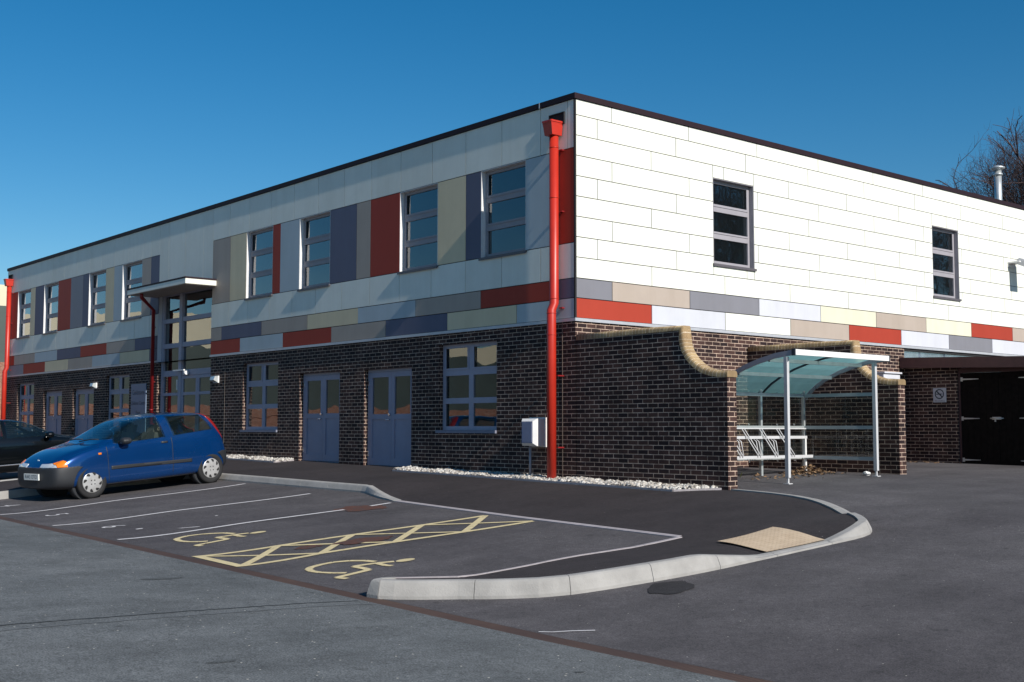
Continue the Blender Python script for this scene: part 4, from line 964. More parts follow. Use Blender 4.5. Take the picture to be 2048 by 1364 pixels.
# ------------------------------------------------------------------ curved wing walls
def wing(y0, label, zbase):
    t = empty('wing_wall', (1.7, y0 + .1, zbase), label, 'garden wall', 'curved wing walls with buff coping')
    inner = [(.02, 2.622), (.8, 2.628), (1.6, 2.635), (2.30, 2.645)]
    arc = [(2.375, 2.62), (2.38, 2.50), (2.395, 2.40), (2.435, 2.30), (2.50, 2.20), (2.585, 2.11), (2.69, 2.03), (2.82, 1.955), (2.98, 1.905), (3.16, 1.877), (3.338, 1.873)]
    top = inner + arc
    x1 = 3.338; y1 = y0 + .213
    mb = MB()
    for yy, flip in ((y0, False), (y1, True)):
        for p, q in zip(top[:-1], top[1:]):
            if q[0] - p[0] < 1e-4: continue
            f = [(p[0], yy, -.4), (q[0], yy, -.4), (q[0], yy, q[1]), (p[0], yy, p[1])]
            mb.face(f[::-1] if flip else f)
    mb.face([(x1, y0, -.4), (x1, y1, -.4), (x1, y1, top[-1][1]), (x1, y0, top[-1][1])])
    mb.build('brickwork', 'brick', t)
    # bullnose coping swept along the top: section in (y, n)
    path = [Vector((p[0], p[1])) for p in inner] + [Vector((2.38, 2.63))] + [Vector((p[0], p[1])) for p in arc[1:]] + [Vector((3.352, 1.873))]
    w0, w1 = y0 - .008, y1 + .008; h = .10; rr = .05
    sec = [(w0, 0), (w0, h - rr)] + [(w0 + rr - rr * math.cos(a), h - rr + rr * math.sin(a)) for a in [R(22), R(45), R(67), R(90)]] + \
          [(w1 - rr + rr * math.sin(a), h - rr + rr * math.cos(a)) for a in [0, R(22), R(45), R(67), R(90)]] + [(w1, 0)]
    mb = MB()
    def sweep(pts, nrm):
        s = 0; S = [0]
        for p, q in zip(pts[:-1], pts[1:]): S.append(S[-1] + (q - p).length)
        tot = 0; W = [0]
        for p, q in zip(sec[:-1], sec[1:]): W.append(W[-1] + math.dist(p, q))
        rings = [[(p.x + n.x * b, a, p.y + n.y * b) for a, b in sec] for p, n in zip(pts, nrm)]
        for i in range(len(rings) - 1):
            for j in range(len(sec) - 1):
                mb.face([rings[i][j], rings[i + 1][j], rings[i + 1][j + 1], rings[i][j + 1]], 0,
                        [(S[i], W[j] + .02), (S[i + 1], W[j] + .02), (S[i + 1], W[j + 1] + .02), (S[i], W[j + 1] + .02)], True)
        return rings
    n1 = []
    flat = [Vector(p) for p in inner[:-1]] + [Vector((2.385, 2.640))]
    r = sweep(flat, [Vector((0, 1))] * 3 + [Vector((.62, .78))])
    flat2 = [Vector((2.385, 2.640))] + [Vector(p) for p in arc[1:]] + [Vector((3.354, 1.873))]
    nr = []
    for i in range(len(flat2)):
        a = flat2[max(0, i - 1)]; b = flat2[min(len(flat2) - 1, i + 1)]; d = (b - a).normalized(); nr.append(Vector((-d.y, d.x)))
    nr[0] = Vector((.62, .78)); 
    r2 = sweep(flat2, nr)
    mb.face(r2[-1][::-1], 0, [(.02 + .001 * k, .1) for k in range(len(sec))]); mb.face(r[0], 0)
    o = mb.build('coping', 'coping_brick', t)
    bm = bmesh.new(); bm.from_mesh(o.data); bmesh.ops.remove_doubles(bm, verts=bm.verts, dist=.0003); bmesh.ops.recalc_face_normals(bm, faces=bm.faces); bm.to_mesh(o.data); bm.free()
wing(0.0, 'curved brick wing wall nearest the camera, buff coping, at the block corner', .15)
wing(4.705, 'curved brick wing wall behind the cycle shelter beside the bin store', .27)

# ------------------------------------------------------------------ cycle shelter and rack
t = empty('cycle_shelter', (2.6, 2.75, .25), 'open cycle shelter with curved teal roof between the two wing walls', 'cycle shelter')
arc = [(3.49, 2.345), (3.14, 2.305), (2.84, 2.238), (2.53, 2.145), (2.25, 2.03), (2.03, 1.905), (1.88, 1.79), (1.80, 1.70)]
for y in (1.46, 4.12):
    mb = MB()
    for k, (p, q) in enumerate(zip(arc[:-1], arc[1:])):
        n0 = .085
        mb.prism([(p[0], y - .02, p[1]), (p[0] - .02, y - .02, p[1] - n0), (q[0] - .02 + .03 * (k > 3), y - .02, q[1] - n0), (q[0], y - .02, q[1])], (0, .04, 0))
    mb.build('roof_arch', 'shelf', t)
mb = MB()
for p, q in zip(arc[:-1], arc[1:]):
    for y0, y1 in ((1.485, 4.095),):
        mb.face([(p[0], y0, p[1] - .012), (p[0], y1, p[1] - .012), (q[0], y1, q[1] - .012), (q[0], y0, q[1] - .012)], 0, None, True)
mb.build('roof_sheet', 'poly', t)
mb = MB()
for p, q in zip(arc[:-1], arc[1:]): mb.bar((p[0], 2.80, p[1] - .03), (q[0], 2.80, q[1] - .03), .028, .03)
mb.build('glazing_bar', 'ink', t)
for x, z in ((2.99, 2.205), (2.36, 2.01)):
    mb = MB(); mb.box((x - .02, 1.485, z - .03), (x + .02, 4.095, z + .03)); mb.build('purlin', 'steel', t)
mb = MB(); mb.box((3.492, 1.46, 2.262), (3.53, 4.13, 2.352)); mb.build('gutter', 'whitep', t)
for y in (1.435, 4.131): mb = MB(); mb.box((3.47, y, 2.25), (3.535, y + .024, 2.36)); mb.build('gutter_cap', 'ink', t)
for y in (1.46, 3.95):
    g = H(3.35, y); mb = MB(); mb.box((3.315, y - .03, g + .10), (3.38, y + .03, 2.235)); mb.box((3.33, y - .015, g), (3.36, y + .015, g + .0995)); mb.box((3.29, y - .05, g - .01), (3.40, y + .05, g + .012)); mb.build('post', 'alu', t)
for y in (1.46, 2.70, 3.95):
    g = H(1.86, y); mb = MB(); mb.box((1.835, y - .025, g - .02), (1.885, y + .025, 1.78)); mb.build('post', 'steel', t)
for z in (1.69, 1.115, .575): mb = MB(); mb.box((1.836, 1.44, z - .028), (1.8345, 3.97, z + .028)); mb.box((1.887, 1.44, z - .028), (1.8855, 3.97, z + .028)); mb.box((1.8365, 1.44, z - .028), (1.8855, 3.97, z - .02)); mb.build('rear_rail', 'steel', t)
for z in (1.69, 1.115, .575): mb = MB(); mb.box((1.89, 3.935, z - .03), (3.30, 3.965, z + .03)); mb.build('side_rail', 'shel2', t)
mb = MB(); mb.box((1.826, 1.49, .56), (1.832, 3.92, 1.73)); mb.build('rear_panel', 'clear', t)
mb = MB(); mb.box((1.90, 3.968, .56), (3.30, 3.974, 1.70)); mb.build('side_panel', 'clear', t)
for y in (1.9, 2.4, 3.2, 3.7):
    for z in (1.745, 1.165, .525): mb = MB(); mb.tube([(1.826, y, z), (1.845, y, z)], .018, 8); mb.build('bolt', 'chrome', t)
t = empty('cycle_rack', (2.1, 2.7, .25), 'white wheel slot cycle rack inside the cycle shelter', 'cycle rack')
for bx in (((1.93, 1.50, .915), (1.97, 3.90, .965)), ((2.03, 1.50, .575), (2.09, 3.90, .625)), ((1.93, 1.50, 1.085), (1.95, 3.90, 1.105))): mb = MB(); mb.box(*bx); mb.build('rail', 'alu', t)
for y in (1.62, 2.10, 2.58, 3.06):
    for d in (-.035, .035):
        mb = MB(); mb.tube([(1.945, y + d, 1.095), (2.10, y + d + .24, .64), (2.09, y + d + .25, .60)], .009, 8); mb.build('wheel_slot', 'alu', t)
        mb = MB(); mb.tube([(1.95, y + d - .16, .905), (1.99, y + d - .14, .87), (2.03, y + d - .13, .63)], .009, 8); mb.build('wheel_slot', 'alu', t)
for y in (1.55, 3.86):
    g = H(1.95, y); mb = MB(); mb.box((1.93, y - .02, g - .01), (1.969, y + .02, .9145)); mb.build('leg', 'whitep', t)

# ------------------------------------------------------------------ leaf litter, weeds, crumpled paper
rnd = random.Random(5); mb = MB()
for _ in range(680):
    k = rnd.random()
    if k < .76: x, y = rnd.gauss(2.05, .17), rnd.gauss(3.82, .24); hh = max(0, .17 - .4 * math.hypot(x - 2.05, y - 3.82))
    elif k < .88: x, y = rnd.gauss(2.3, .35), rnd.gauss(2.4, .4); hh = .01
    else: x, y = rnd.gauss(.6, .5), rnd.gauss(9.9, .35); hh = .01
    if not (0.05 < x < 3.6 and .3 < y < 10.3): continue
    if 4.69 < y < 4.93: continue
    z = H(x, y) + .012 + rnd.uniform(0, 1) * hh; s = rnd.uniform(.018, .042); a = rnd.uniform(0, 6.3)
    u = Vector((math.cos(a), math.sin(a), rnd.uniform(-.5, .5))) * s; v = Vector((-math.sin(a), math.cos(a), rnd.uniform(-.5, .5))) * s * .6; c = Vector((x, y, z))
    mb.face([c - u, c - v * .9 - u * .2, c + u * .5 - v * .6, c + u, c + v * .8 + u * .1, c - u * .4 + v * .7], 0)
struct(mb.build('fallen_leaves', 'leaf'), 'stuff')
mb = MB()
for _ in range(90):
    x, y = rnd.gauss(.9, .35), rnd.gauss(1.9, .5)
    if x < .06 or y < .3: continue
    z = H(x, y); a = rnd.uniform(0, 6.3); L = rnd.uniform(.05, .14); d = Vector((math.cos(a) * .5, math.sin(a) * .5, 1)).normalized() * L; sd = Vector((-math.sin(a), math.cos(a), 0)) * .012
    c = Vector((x, y, z)); mb.face([c - sd, c + sd, c + d * .6 + sd * .8, c + d])
struct(mb.build('weeds', 'weed'), 'stuff')
mb = MB(); c = Vector((3.05, 4.10, H(3.05, 4.1) + .03))
bm = bmesh.new(); bmesh.ops.create_icosphere(bm, subdivisions=2, radius=.05)
for v in bm.verts: v.co *= rnd.uniform(.65, 1.25); v.co.x *= 1.6; v.co += c
me = bpy.data.meshes.new('crumpled_paper'); bm.to_mesh(me); bm.free(); me.materials.append(M['whitep'])
o = bpy.data.objects.new('crumpled_paper', me); COL.objects.link(o); tag(o, 'scrap of white paper on the ground beside the shelter post', 'litter')

# ------------------------------------------------------------------ bin store
t = empty('bin_store', (3.2, 11.6, .3), 'dark flat roofed brick bin store with black timber double doors', 'outbuilding')
mb = MB()
mb.face([(.001, YB, -.4), (1.29, YB, -.4), (1.29, YB, 2.60), (.001, YB, 2.60)]); mb.face([(1.29, YB, -.4), (1.29, YB + .2, -.4), (1.29, YB + .2, 2.6), (1.29, YB, 2.6)]); mb.build('wall', 'brick', t); mb = MB()
mb.face([(3.14, YB, -.4), (6.6, YB, -.4), (6.6, YB, 2.52), (3.14, YB, 2.52)]); mb.face([(3.14, YB + .2, -.4), (3.14, YB, -.4), (3.14, YB, 2.52), (3.14, YB + .2, 2.52)])
mb.face([(6.6, YB, -.4), (6.6, 14, -.4), (6.6, 14, 2.5), (6.6, YB, 2.5)]); mb.build('wall', 'brick', t)
mb = MB()
fz = lambda x: 2.72 - .032 * x
mb.prism([(.02, YB - .22, fz(0) - .235), (6.9, YB - .22, fz(6.9) - .235), (6.9, YB - .22, fz(6.9)), (.02, YB - .22, fz(0))], (0, .03, 0)); mb.build('fascia', 'maroonw', t)
mb = MB(); mb.prism([(.02, YB - .189, fz(0) - .20), (6.9, YB - .189, fz(6.9) - .20), (6.9, YB - .189, fz(6.9) - .01), (.02, YB - .189, fz(0) - .01)], (0, 3.8, 0)); mb.build('roof', 'roofdark', t)
mb = MB(); mb.box((1.292, YB + .04, .2), (1.34, YB + .14, 2.44)); mb.box((3.09, YB + .04, .2), (3.138, YB + .14, 2.44)); mb.box((1.3405, YB + .04, 2.33), (3.0895, YB + .14, 2.44)); mb.build('door_frame', 'maroonw', t)
for a, b, s in ((1.345, 2.212, 1), (2.218, 3.085, -1)):
    mb = MB(); nb = 6
    for k in range(nb):
        u0, u1 = a + (b - a) * k / nb, a + (b - a) * (k + 1) / nb; mb.box((u0 + .002, YB + .06, .29), (u1 - .002, YB + .10, 2.325))
    d = mb.build('door_leaf', 'black', t)
    for z in (2.19, 1.325, .42):
        mb = MB(); e = a if s > 0 else b
        mb.prism([(e, YB + .052, z - .045), (e + s * .05, YB + .052, z - .045), (e + s * .05, YB + .052, z - .018), (e + s * .42, YB + .052, z - .006), (e + s * .42, YB + .052, z + .006), (e + s * .05, YB + .052, z + .018), (e + s * .05, YB + .052, z + .045), (e, YB + .052, z + .045)], (0, .0075, 0))
        mb.build('hinge', 'steel', d)
mb = MB(); mb.tube([(2.02, YB + .04, 1.325), (2.32, YB + .04, 1.325)], .013, 8); mb.box((2.06, YB + .045, 1.295), (2.26, YB + .0595, 1.355)); mb.box((2.12, YB + .03, 1.25), (2.15, YB + .045, 1.33)); mb.build('bolt', 'steel', t)

# ------------------------------------------------------------------ cars
def car_body(ST):
    """loft half sections, mirror, subdivide; returns evaluated mesh data as bmesh (x forward, y left/right, z up)"""
    bm = bmesh.new(); rows = []
    for (s, W, zb, zs, zt2, Wt, zt) in ST:
        zm = zb + (zs - zb) * .52
        half = [(0, zb), (W * .62, zb), (W * .90, zb + .015), (W * .985, zb + .10), (W, zm), (W * .99, zs - .10), (W * .955, zs - .01), ((W * .955 + Wt) / 2 + .012, (zs + zt2) / 2), (Wt + .012, zt2 - .035), (Wt - .045, zt2 + (zt - zt2) * .45), (Wt * .55, zt - .012), (0, zt)]
        ring = half + [(-y, z) for y, z in reversed(half[1:-1])]
        rows.append([bm.verts.new((s, y, z)) for y, z in ring])
    n = len(rows[0])
    for a, b in zip(rows[:-1], rows[1:]):
        for j in range(n): bm.faces.new((a[j], a[(j + 1) % n], b[(j + 1) % n], b[j]))
    for r_, rv in ((rows[0], False), (rows[-1], True)):
        # cap with strips between left and right
        h = n // 2
        for j in range(h):
            q = [r_[j], r_[j + 1], r_[(n - j - 1) % n], r_[(n - j) % n]]
            u = []
            for v in q:
                if v not in u: u.append(v)
            if len(u) > 2: bm.faces.new(u)
    bmesh.ops.recalc_face_normals(bm, faces=bm.faces)
    me = bpy.data.meshes.new('tmp'); bm.to_mesh(me); bm.free()
    o = bpy.data.objects.new('tmp', me); COL.objects.link(o)
    md = o.modifiers.new('s', 'SUBSURF'); md.levels = 3; md.render_levels = 3
    dg = bpy.context.evaluated_depsgraph_get(); dg.update()
    m2 = bpy.data.meshes.new_from_object(o.evaluated_get(dg))
    bpy.data.objects.remove(o); return m2
def boolean_cyl(me, cyl):
    o = bpy.data.objects.new('tmp', me); COL.objects.link(o); cut = []
    for (x, z, r, y0, y1) in cyl:
        mb = MB(); mb.tube([(x, y0, z), (x, y1, z)], r, 40, 0, True, False); c = mb.build('tmpc', ['plast'])
        md = o.modifiers.new('b', 'BOOLEAN'); md.operation = 'DIFFERENCE'; md.object = c; md.solver = 'EXACT'; cut.append(c)
    dg = bpy.context.evaluated_depsgraph_get(); dg.update()
    m2 = bpy.data.meshes.new_from_object(o.evaluated_get(dg))
    bpy.data.objects.remove(o)
    for c in cut: bpy.data.objects.remove(c)
    return m2
def patch(me, poly, axis, off, side=None, name='', extra=(), arches=()):
    """cut out the part of the body inside a convex polygon seen along an axis ('y': poly in x,z; 'x': poly in y,z) and push it out"""
    bm = bmesh.new(); bm.from_mesh(me)
    A = sum(poly[i][0] * poly[(i + 1) % len(poly)][1] - poly[(i + 1) % len(poly)][0] * poly[i][1] for i in range(len(poly)))
    if A < 0: poly = poly[::-1]
    planes = []
    for i in range(len(poly)):
        p, q = poly[i], poly[(i + 1) % len(poly)]; e = (q[0] - p[0], q[1] - p[1]); nrm = (e[1], -e[0])
        if axis == 'y': planes.append((Vector((p[0], 0, p[1])), Vector((nrm[0], 0, nrm[1]))))
        elif axis == 'x': planes.append((Vector((0, p[0], p[1])), Vector((0, nrm[0], nrm[1]))))
        else: planes.append((Vector((p[0], p[1], 0)), Vector((nrm[0], nrm[1], 0))))
    planes += list(extra)
    for co, no in planes:
        bmesh.ops.bisect_plane(bm, geom=bm.verts[:] + bm.edges[:] + bm.faces[:], dist=1e-6, plane_co=co, plane_no=no, clear_outer=True)
    for (ax, az, ar) in arches:
        for k in range(20):
            q = 2 * math.pi * k / 20; no = Vector((math.cos(q), 0, math.sin(q)))
            fs = [f for f in bm.faces if (f.calc_center_median() - Vector((ax, f.calc_center_median().y, az))).length < ar + .14]
            ge = set(fs); [ge.update(f.edges) for f in fs]; [ge.update(f.verts) for f in fs]
            bmesh.ops.bisect_plane(bm, geom=list(ge), dist=1e-6, plane_co=Vector((ax, 0, az)) + no * ar, plane_no=no)
        kill = [f for f in bm.faces if math.hypot(f.calc_center_median().x - ax, f.calc_center_median().z - az) < ar * .999]
        bmesh.ops.delete(bm, geom=kill, context='FACES')
    bm.normal_update()
    for v in bm.verts: v.normal_update()
    mv = {v: v.normal.copy() for v in bm.verts}
    for v in bm.verts: v.co += mv[v] * off
    # rim back into the body so that the piece has thickness
    be = [e for e in bm.edges if e.is_boundary]
    if be:
        r = bmesh.ops.extrude_edge_only(bm, edges=be)
        for v in r['geom']:
            if isinstance(v, bmesh.types.BMVert):
                v.co -= v.normal * 0
        newv = [g for g in r['geom'] if isinstance(g, bmesh.types.BMVert)]
        for v in newv:
            src = min(mv, key=lambda w: (w.co - v.co).length_squared) if False else None
        nb = {}
        for v in newv:
            for e in v.link_edges:
                w = e.other_vert(v)
                if w in mv: nb[v] = w
        for v in newv:
            if v in nb: v.co -= mv[nb[v]] * (off + .012)
    m2 = bpy.data.meshes.new(name or 'patch'); bm.to_mesh(m2); bm.free(); return m2
def cut_windows(me, cuts):
    """open the body shell where the panes go: cuts = (polygon, axis, test on the face centre)"""
    bm = bmesh.new(); bm.from_mesh(me)
    for poly, axis, test in cuts:
        A = sum(poly[i][0] * poly[(i + 1) % len(poly)][1] - poly[(i + 1) % len(poly)][0] * poly[i][1] for i in range(len(poly)))
        if A < 0: poly = poly[::-1]
        V3 = (lambda p: Vector((p[0], 0, p[1]))) if axis == 'y' else (lambda p: Vector((0, p[0], p[1])))
        pl = []
        for i in range(len(poly)):
            p, q = poly[i], poly[(i + 1) % len(poly)]; pl.append((V3(p), V3((q[1] - p[1], p[0] - q[0]))))
        for co, no in pl:
            fs = [f for f in bm.faces if test(f.calc_center_median())]; ge = set(fs); [ge.update(f.edges) for f in fs]; [ge.update(f.verts) for f in fs]
            bmesh.ops.bisect_plane(bm, geom=list(ge), dist=1e-6, plane_co=co, plane_no=no)
        bmesh.ops.delete(bm, geom=[f for f in bm.faces if test(f.calc_center_median()) and all((f.calc_center_median() - co).dot(no) < 0 for co, no in pl)], context='FACES')
    m2 = bpy.data.meshes.new('body'); bm.to_mesh(m2); bm.free(); return m2
def shrink(poly, k):
    c = (sum(p[0] for p in poly) / len(poly), sum(p[1] for p in poly) / len(poly))
    return [(c[0] + (p[0] - c[0]) * k, c[1] + (p[1] - c[1]) * k) for p in poly]
def cabin(t, x0, x1, hw, zt):
    mb = MB(); mb.box((x0, -hw, .26), (x1, hw, .30)); mb.box((x0, -hw, .3001), (x1, -hw + .04, zt)); mb.box((x0, hw - .04, .3001), (x1, hw, zt))
    mb.box((x1 - .30, -hw + .041, .55), (x1 - .001, hw - .041, zt + .02)); mb.box((x0 + .001, -hw + .041, .3002), (x0 + .3, hw - .041, .62)); mb.box((x0 + .05, -hw + .0411, .6201), (x0 + .18, hw - .0411, zt + .08)); mb.build('cabin_trim', 'plast', t, local=True)
    mb = MB(); n = 24
    pts = [(x1 - .42 - .05 * math.sin(2 * math.pi * k / n), -.36 + .18 * math.cos(2 * math.pi * k / n), zt - .02 + .17 * math.sin(2 * math.pi * k / n)) for k in range(n + 1)]
    mb.tube(pts, .014, 6, 0, False); mb.tube([(x1 - .42, -.36, zt - .02), (x1 - .25, -.36, zt - .06)], .03, 8); mb.build('steering_wheel', 'plast', t, local=True)
def mobj(name, me, mat, parent, smooth=True):
    me.materials.clear(); me.materials.append(M[mat])
    for p in me.polygons: p.use_smooth = smooth; p.material_index = 0
    o = bpy.data.objects.new(name, me); COL.objects.link(o); o.parent = parent; return o
def wheel(parent, x, y, z, r, w, side, mat_hub='hub', slots=8):
    """side +1: outer face towards +y"""
    prof = [(r * .66, -w / 2), (r * .90, -w / 2), (r * .985, -w * .40), (r, -w * .25), (r, w * .25), (r * .985, w * .40), (r * .90, w / 2), (r * .66, w / 2 - .012), (r * .62, w / 2 - .05)]
    n = 36; mb = MB()
    rings = [[(x + a * math.cos(2 * math.pi * k / n), y + side * b, z + a * math.sin(2 * math.pi * k / n)) for k in range(n)] for a, b in prof]
    for r0, r1 in zip(rings[:-1], rings[1:]):
        for k in range(n): mb.face([r0[k], r0[(k + 1) % n], r1[(k + 1) % n], r1[k]], 0, None, True)
    mb.face(rings[0]); o = mb.build('wheel', 'rub', parent, local=True)
    bm = bmesh.new(); bm.from_mesh(o.data); bmesh.ops.remove_doubles(bm, verts=bm.verts, dist=.0003); bmesh.ops.recalc_face_normals(bm, faces=bm.faces); bm.to_mesh(o.data); bm.free()
    mb = MB(); ro = r * .665; Y = lambda d: y + side * (w / 2 - .012 + d)
    prof = [(ro, -.02), (ro, .004), (ro * .93, .010), (ro * .60, .022), (ro * .35, .026), (ro * .12, .02), (0.001, .02)]
    rings = [[(x + a * math.cos(2 * math.pi * k / n), Y(b), z + a * math.sin(2 * math.pi * k / n)) for k in range(n)] for a, b in prof]
    for r0, r1 in zip(rings[:-1], rings[1:]):
        for k in range(n): mb.face([r0[k], r0[(k + 1) % n], r1[(k + 1) % n], r1[k]], 0, None, True)
    for k in range(slots):
        t0 = 2 * math.pi * (k + .25) / slots; pts = []
        for (rr, dt, dd) in ((.93, -.22, .0115), (.93, .06, .0115), (.86, .19, .014), (.72, .23, .0195), (.62, .13, .0222), (.68, -.03, .0205), (.80, -.16, .0165)):
            t = t0 + dt; pts.append((x + ro * rr * math.cos(t), Y(dd + .0015), z + ro * rr * math.sin(t)))
        mb.face(pts, 1)
    for k in range(4):
        t = 2 * math.pi * (k + .5) / 4; c0, c1 = x + ro * .24 * math.cos(t), z + ro * .24 * math.sin(t)
        mb.face([(c0 + .012 * math.cos(q), Y(.0275), c1 + .012 * math.sin(q)) for q in [i * math.pi / 4 for i in range(8)]], 1)
    h = mb.build('wheel_trim', [mat_hub, 'rub'], o, local=True)
    bm = bmesh.new(); bm.from_mesh(h.data); bmesh.ops.remove_doubles(bm, verts=bm.verts, dist=.0002); bm.to_mesh(h.data); bm.free()
ST_HATCH = [(-.50, .60, .36, .56, .62, .50, .66), (-.455, .70, .30, .70, .88, .60, .93), (-.33, .765, .26, .88, 1.12, .60, 1.17), (-.16, .79, .23, .96, 1.34, .585, 1.38), (.05, .805, .21, .985, 1.405, .58, 1.45),
            (.55, .815, .20, .99, 1.43, .585, 1.482), (1.05, .815, .195, .985, 1.425, .59, 1.482), (1.45, .815, .19, .98, 1.375, .595, 1.44), (1.75, .815, .19, .97, 1.26, .605, 1.335), (2.08, .815, .19, .955, 1.09, .64, 1.16),
            (2.36, .815, .19, .935, .985, .68, 1.03), (2.56, .81, .195, .905, .945, .69, .985), (2.86, .80, .20, .835, .885, .67, .93), (3.10, .775, .215, .745, .80, .63, .85), (3.27, .715, .23, .655, .705, .57, .745), (3.37, .61, .25, .57, .60, .48, .63)]
WB = 2.64
def mirror(mb, x, s, y, z, a, b, c):
    n, k = 14, 8; rings = []
    for i in range(k + 1):
        t = math.pi * i / k; rings.append([(x + a * math.copysign(abs(math.cos(t)) ** .6, math.cos(t)), s * y + b * math.sin(t) ** .7 * math.cos(2 * math.pi * j / n), z + c * math.sin(t) ** .7 * math.sin(2 * math.pi * j / n)) for j in range(n)])
    for r0, r1 in zip(rings[:-1], rings[1:]):
        for j in range(n): mb.face([r0[j], r0[(j + 1) % n], r1[(j + 1) % n], r1[j]], 0, None, True)
    mb.bar((x + .02, s * (y - .17), z - .03), (x, s * (y - .05), z - .02), .09, .05)
def make_hatch():
    Rw = Vector((-7.446, -3.085, H(-7.446, -3.085))); Fw = Vector((-7.001, -5.699, H(-7.001, -5.699)))
    u = (Fw - Rw).normalized(); n = u.cross(Vector((0, 0, 1))); n = -n if n.x < 0 else n; n.normalize(); up = n.cross(u); up = up if up.z > 0 else -up
    left = n                                            # outward on the visible side
    t = empty('parked_hatchback', (0, 0, 0), 'blue three door hatchback in the bay beside the entrance', 'car')
    hw = .80
    org = Rw - n * hw
    mtx = Matrix((( u.x, n.x, up.x, org.x), (u.y, n.y, up.y, org.y), (u.z, n.z, up.z, org.z), (0, 0, 0, 1)))
    t.matrix_world = mtx
    raw = car_body(ST_HATCH)
    arch = [(0, .30, .352, .55, 1.2), (0, .30, .352, -1.2, -.55), (WB, .30, .352, .55, 1.2), (WB, .30, .352, -1.2, -.55)]
    body = boolean_cyl(raw.copy(), arch)
    SW1 = [(2.16, .985), (2.10, 1.085), (1.92, 1.24), (1.68, 1.375), (1.52, 1.405), (1.10, 1.425), (1.02, 1.015), (1.3, 1.0), (2.1, .965)]
    SW2 = [(.92, 1.42), (.10, 1.40), (-.05, 1.22), (-.12, 1.085), (.84, 1.025)]
    WS = [(-.66, 1.055), (.66, 1.055), (.545, 1.40), (-.545, 1.40)]; RWN = [(-.56, .98), (.56, .98), (.50, 1.36), (-.50, 1.36)]
    side = lambda c: abs(c.y) > .3
    body = cut_windows(body, [(shrink(SW1, .94), 'y', side), (shrink(SW2, .93), 'y', side), (shrink(WS, .95), 'x', lambda c: c.x > 1.58), (shrink(RWN, .94), 'x', lambda c: c.x < 0)])
    mobj('body', body, 'blue', t)
    cabin(t, -.15, 2.42, .74, .93)
    # black inner arches
    for sx in (1, -1):
        for x in (0, WB):
            mb = MB(); mb.tube([(x, sx * .50, .30), (x, sx * .68, .30)], .351, 32); mb.build('wheel_arch', 'plast', t, local=True)
            wheel(t, x, sx * (.80 - .085), .302, .302, .172, sx)
    P_ = lambda poly, ax, off, nm, mat, extra=(): mobj(nm, patch(raw, poly, ax, off, None, nm, extra), mat, t)
    inside = lambda y, s: [(Vector((0, y, 0)), Vector((0, -s, 0)))]
    for s in (1, -1):
        e = inside(.3 * s, s)
        w1 = P_([(2.16, .985), (2.10, 1.085), (1.92, 1.24), (1.68, 1.375), (1.52, 1.405), (1.10, 1.425), (1.02, 1.015), (1.3, 1.0), (2.1, .965)], 'y', .004, 'side_window', 'carglass', e)
        w2 = P_([(.92, 1.42), (.10, 1.40), (-.05, 1.22), (-.12, 1.085), (.84, 1.025)], 'y', .004, 'side_window', 'carglass', e)
        P_([(2.25, .565), (2.25, .50), (.46, .48), (.46, .545)], 'y', .012, 'rubbing_strip', 'plast', e)
        P_([(.075, 1.43), (-.10, 1.43), (-.50, .90), (-.38, .885), (-.27, 1.04)], 'y', .010, 'tail_light', 'tail', e)
        P_([(3.10, .622), (3.11, .725), (3.14, .742), (3.262, .698), (3.262, .622)], 'y', .010, 'indicator', 'amber', inside(.30 * s, s))
        P_([(3.267, .622), (3.267, .698), (3.32, .68), (3.41, .645), (3.41, .622)], 'y', .010, 'headlight', 'lamp', inside(.24 * s, s))
        P_([(2.44, .795), (2.44, .83), (2.50, .83), (2.50, .795)], 'y', .010, 'side_repeater', 'amber', e)
        P_([(1.00, .90), (1.00, .935), (1.14, .935), (1.14, .90)], 'y', .014, 'door_handle', 'plast', e)
        for pts in ([(.903, 1.0), (.903, .32), (.890, .32), (.890, 1.0)], [(2.325, .93), (2.30, .28), (2.288, .28), (2.313, .93)]): P_(pts, 'y', .0015, 'door_seam', 'plast', e)
        mb = MB(); y = s * .86
        mirror(mb, 1.98, s, .90, 1.015, .10, .10, .068); o = mb.build('door_mirror', 'plast', t, local=True)
    P_([(-.66, 1.055), (.66, 1.055), (.545, 1.40), (-.545, 1.40)], 'x', .004, 'windscreen', 'carglass', [(Vector((1.58, 0, 0)), Vector((-1, 0, 0)))])
    P_([(-.56, .98), (.56, .98), (.50, 1.36), (-.50, 1.36)], 'x', .004, 'rear_window', 'carglass', [(Vector((.0, 0, 0)), Vector((1, 0, 0)))])
    def bumper(me, nm): return mobj(nm, me, 'plast', t)
    AR = [(0, .30, .355), (WB, .30, .355)]
    bumper(patch(raw, [(2.80, .12), (2.80, .60), (2.92, .625), (3.6, .605), (3.6, .12)], 'y', .016, None, 'bumper', (), AR), 'bumper')
    bumper(patch(raw, [(-.8, .2), (-.8, .64), (-.30, .64), (-.02, .57), (-.02, .2)], 'y', .016, None, 'bumper', (), AR), 'bumper')
    bumper(patch(raw, [(.3, .10), (.3, .235), (2.4, .235), (2.4, .10)], 'y', .006, None, 'sill_skirt', (), AR), 'sill_skirt')
    # plate on the front bumper
    mb = MB(); mb.obox((3.40, 0, .455), ((0, 1, 0), (0, 0, 1), (1, 0, 0)), (.26, .058, .012)); pl = mb.build('number_plate', 'plate', t, local=True)
    mb = MB(); add_text(mb, 'R443 OTO', .10, lambda a, b: (3.4135, a, .455 + b), 0, .93); mb.build('lettering', 'ink', pl, local=True)
    mb = MB(); mb.tube([(3.24, .0, .735), (3.26, 0, .74)], .028, 12); mb.build('bonnet_badge', 'chrome', t, local=True)
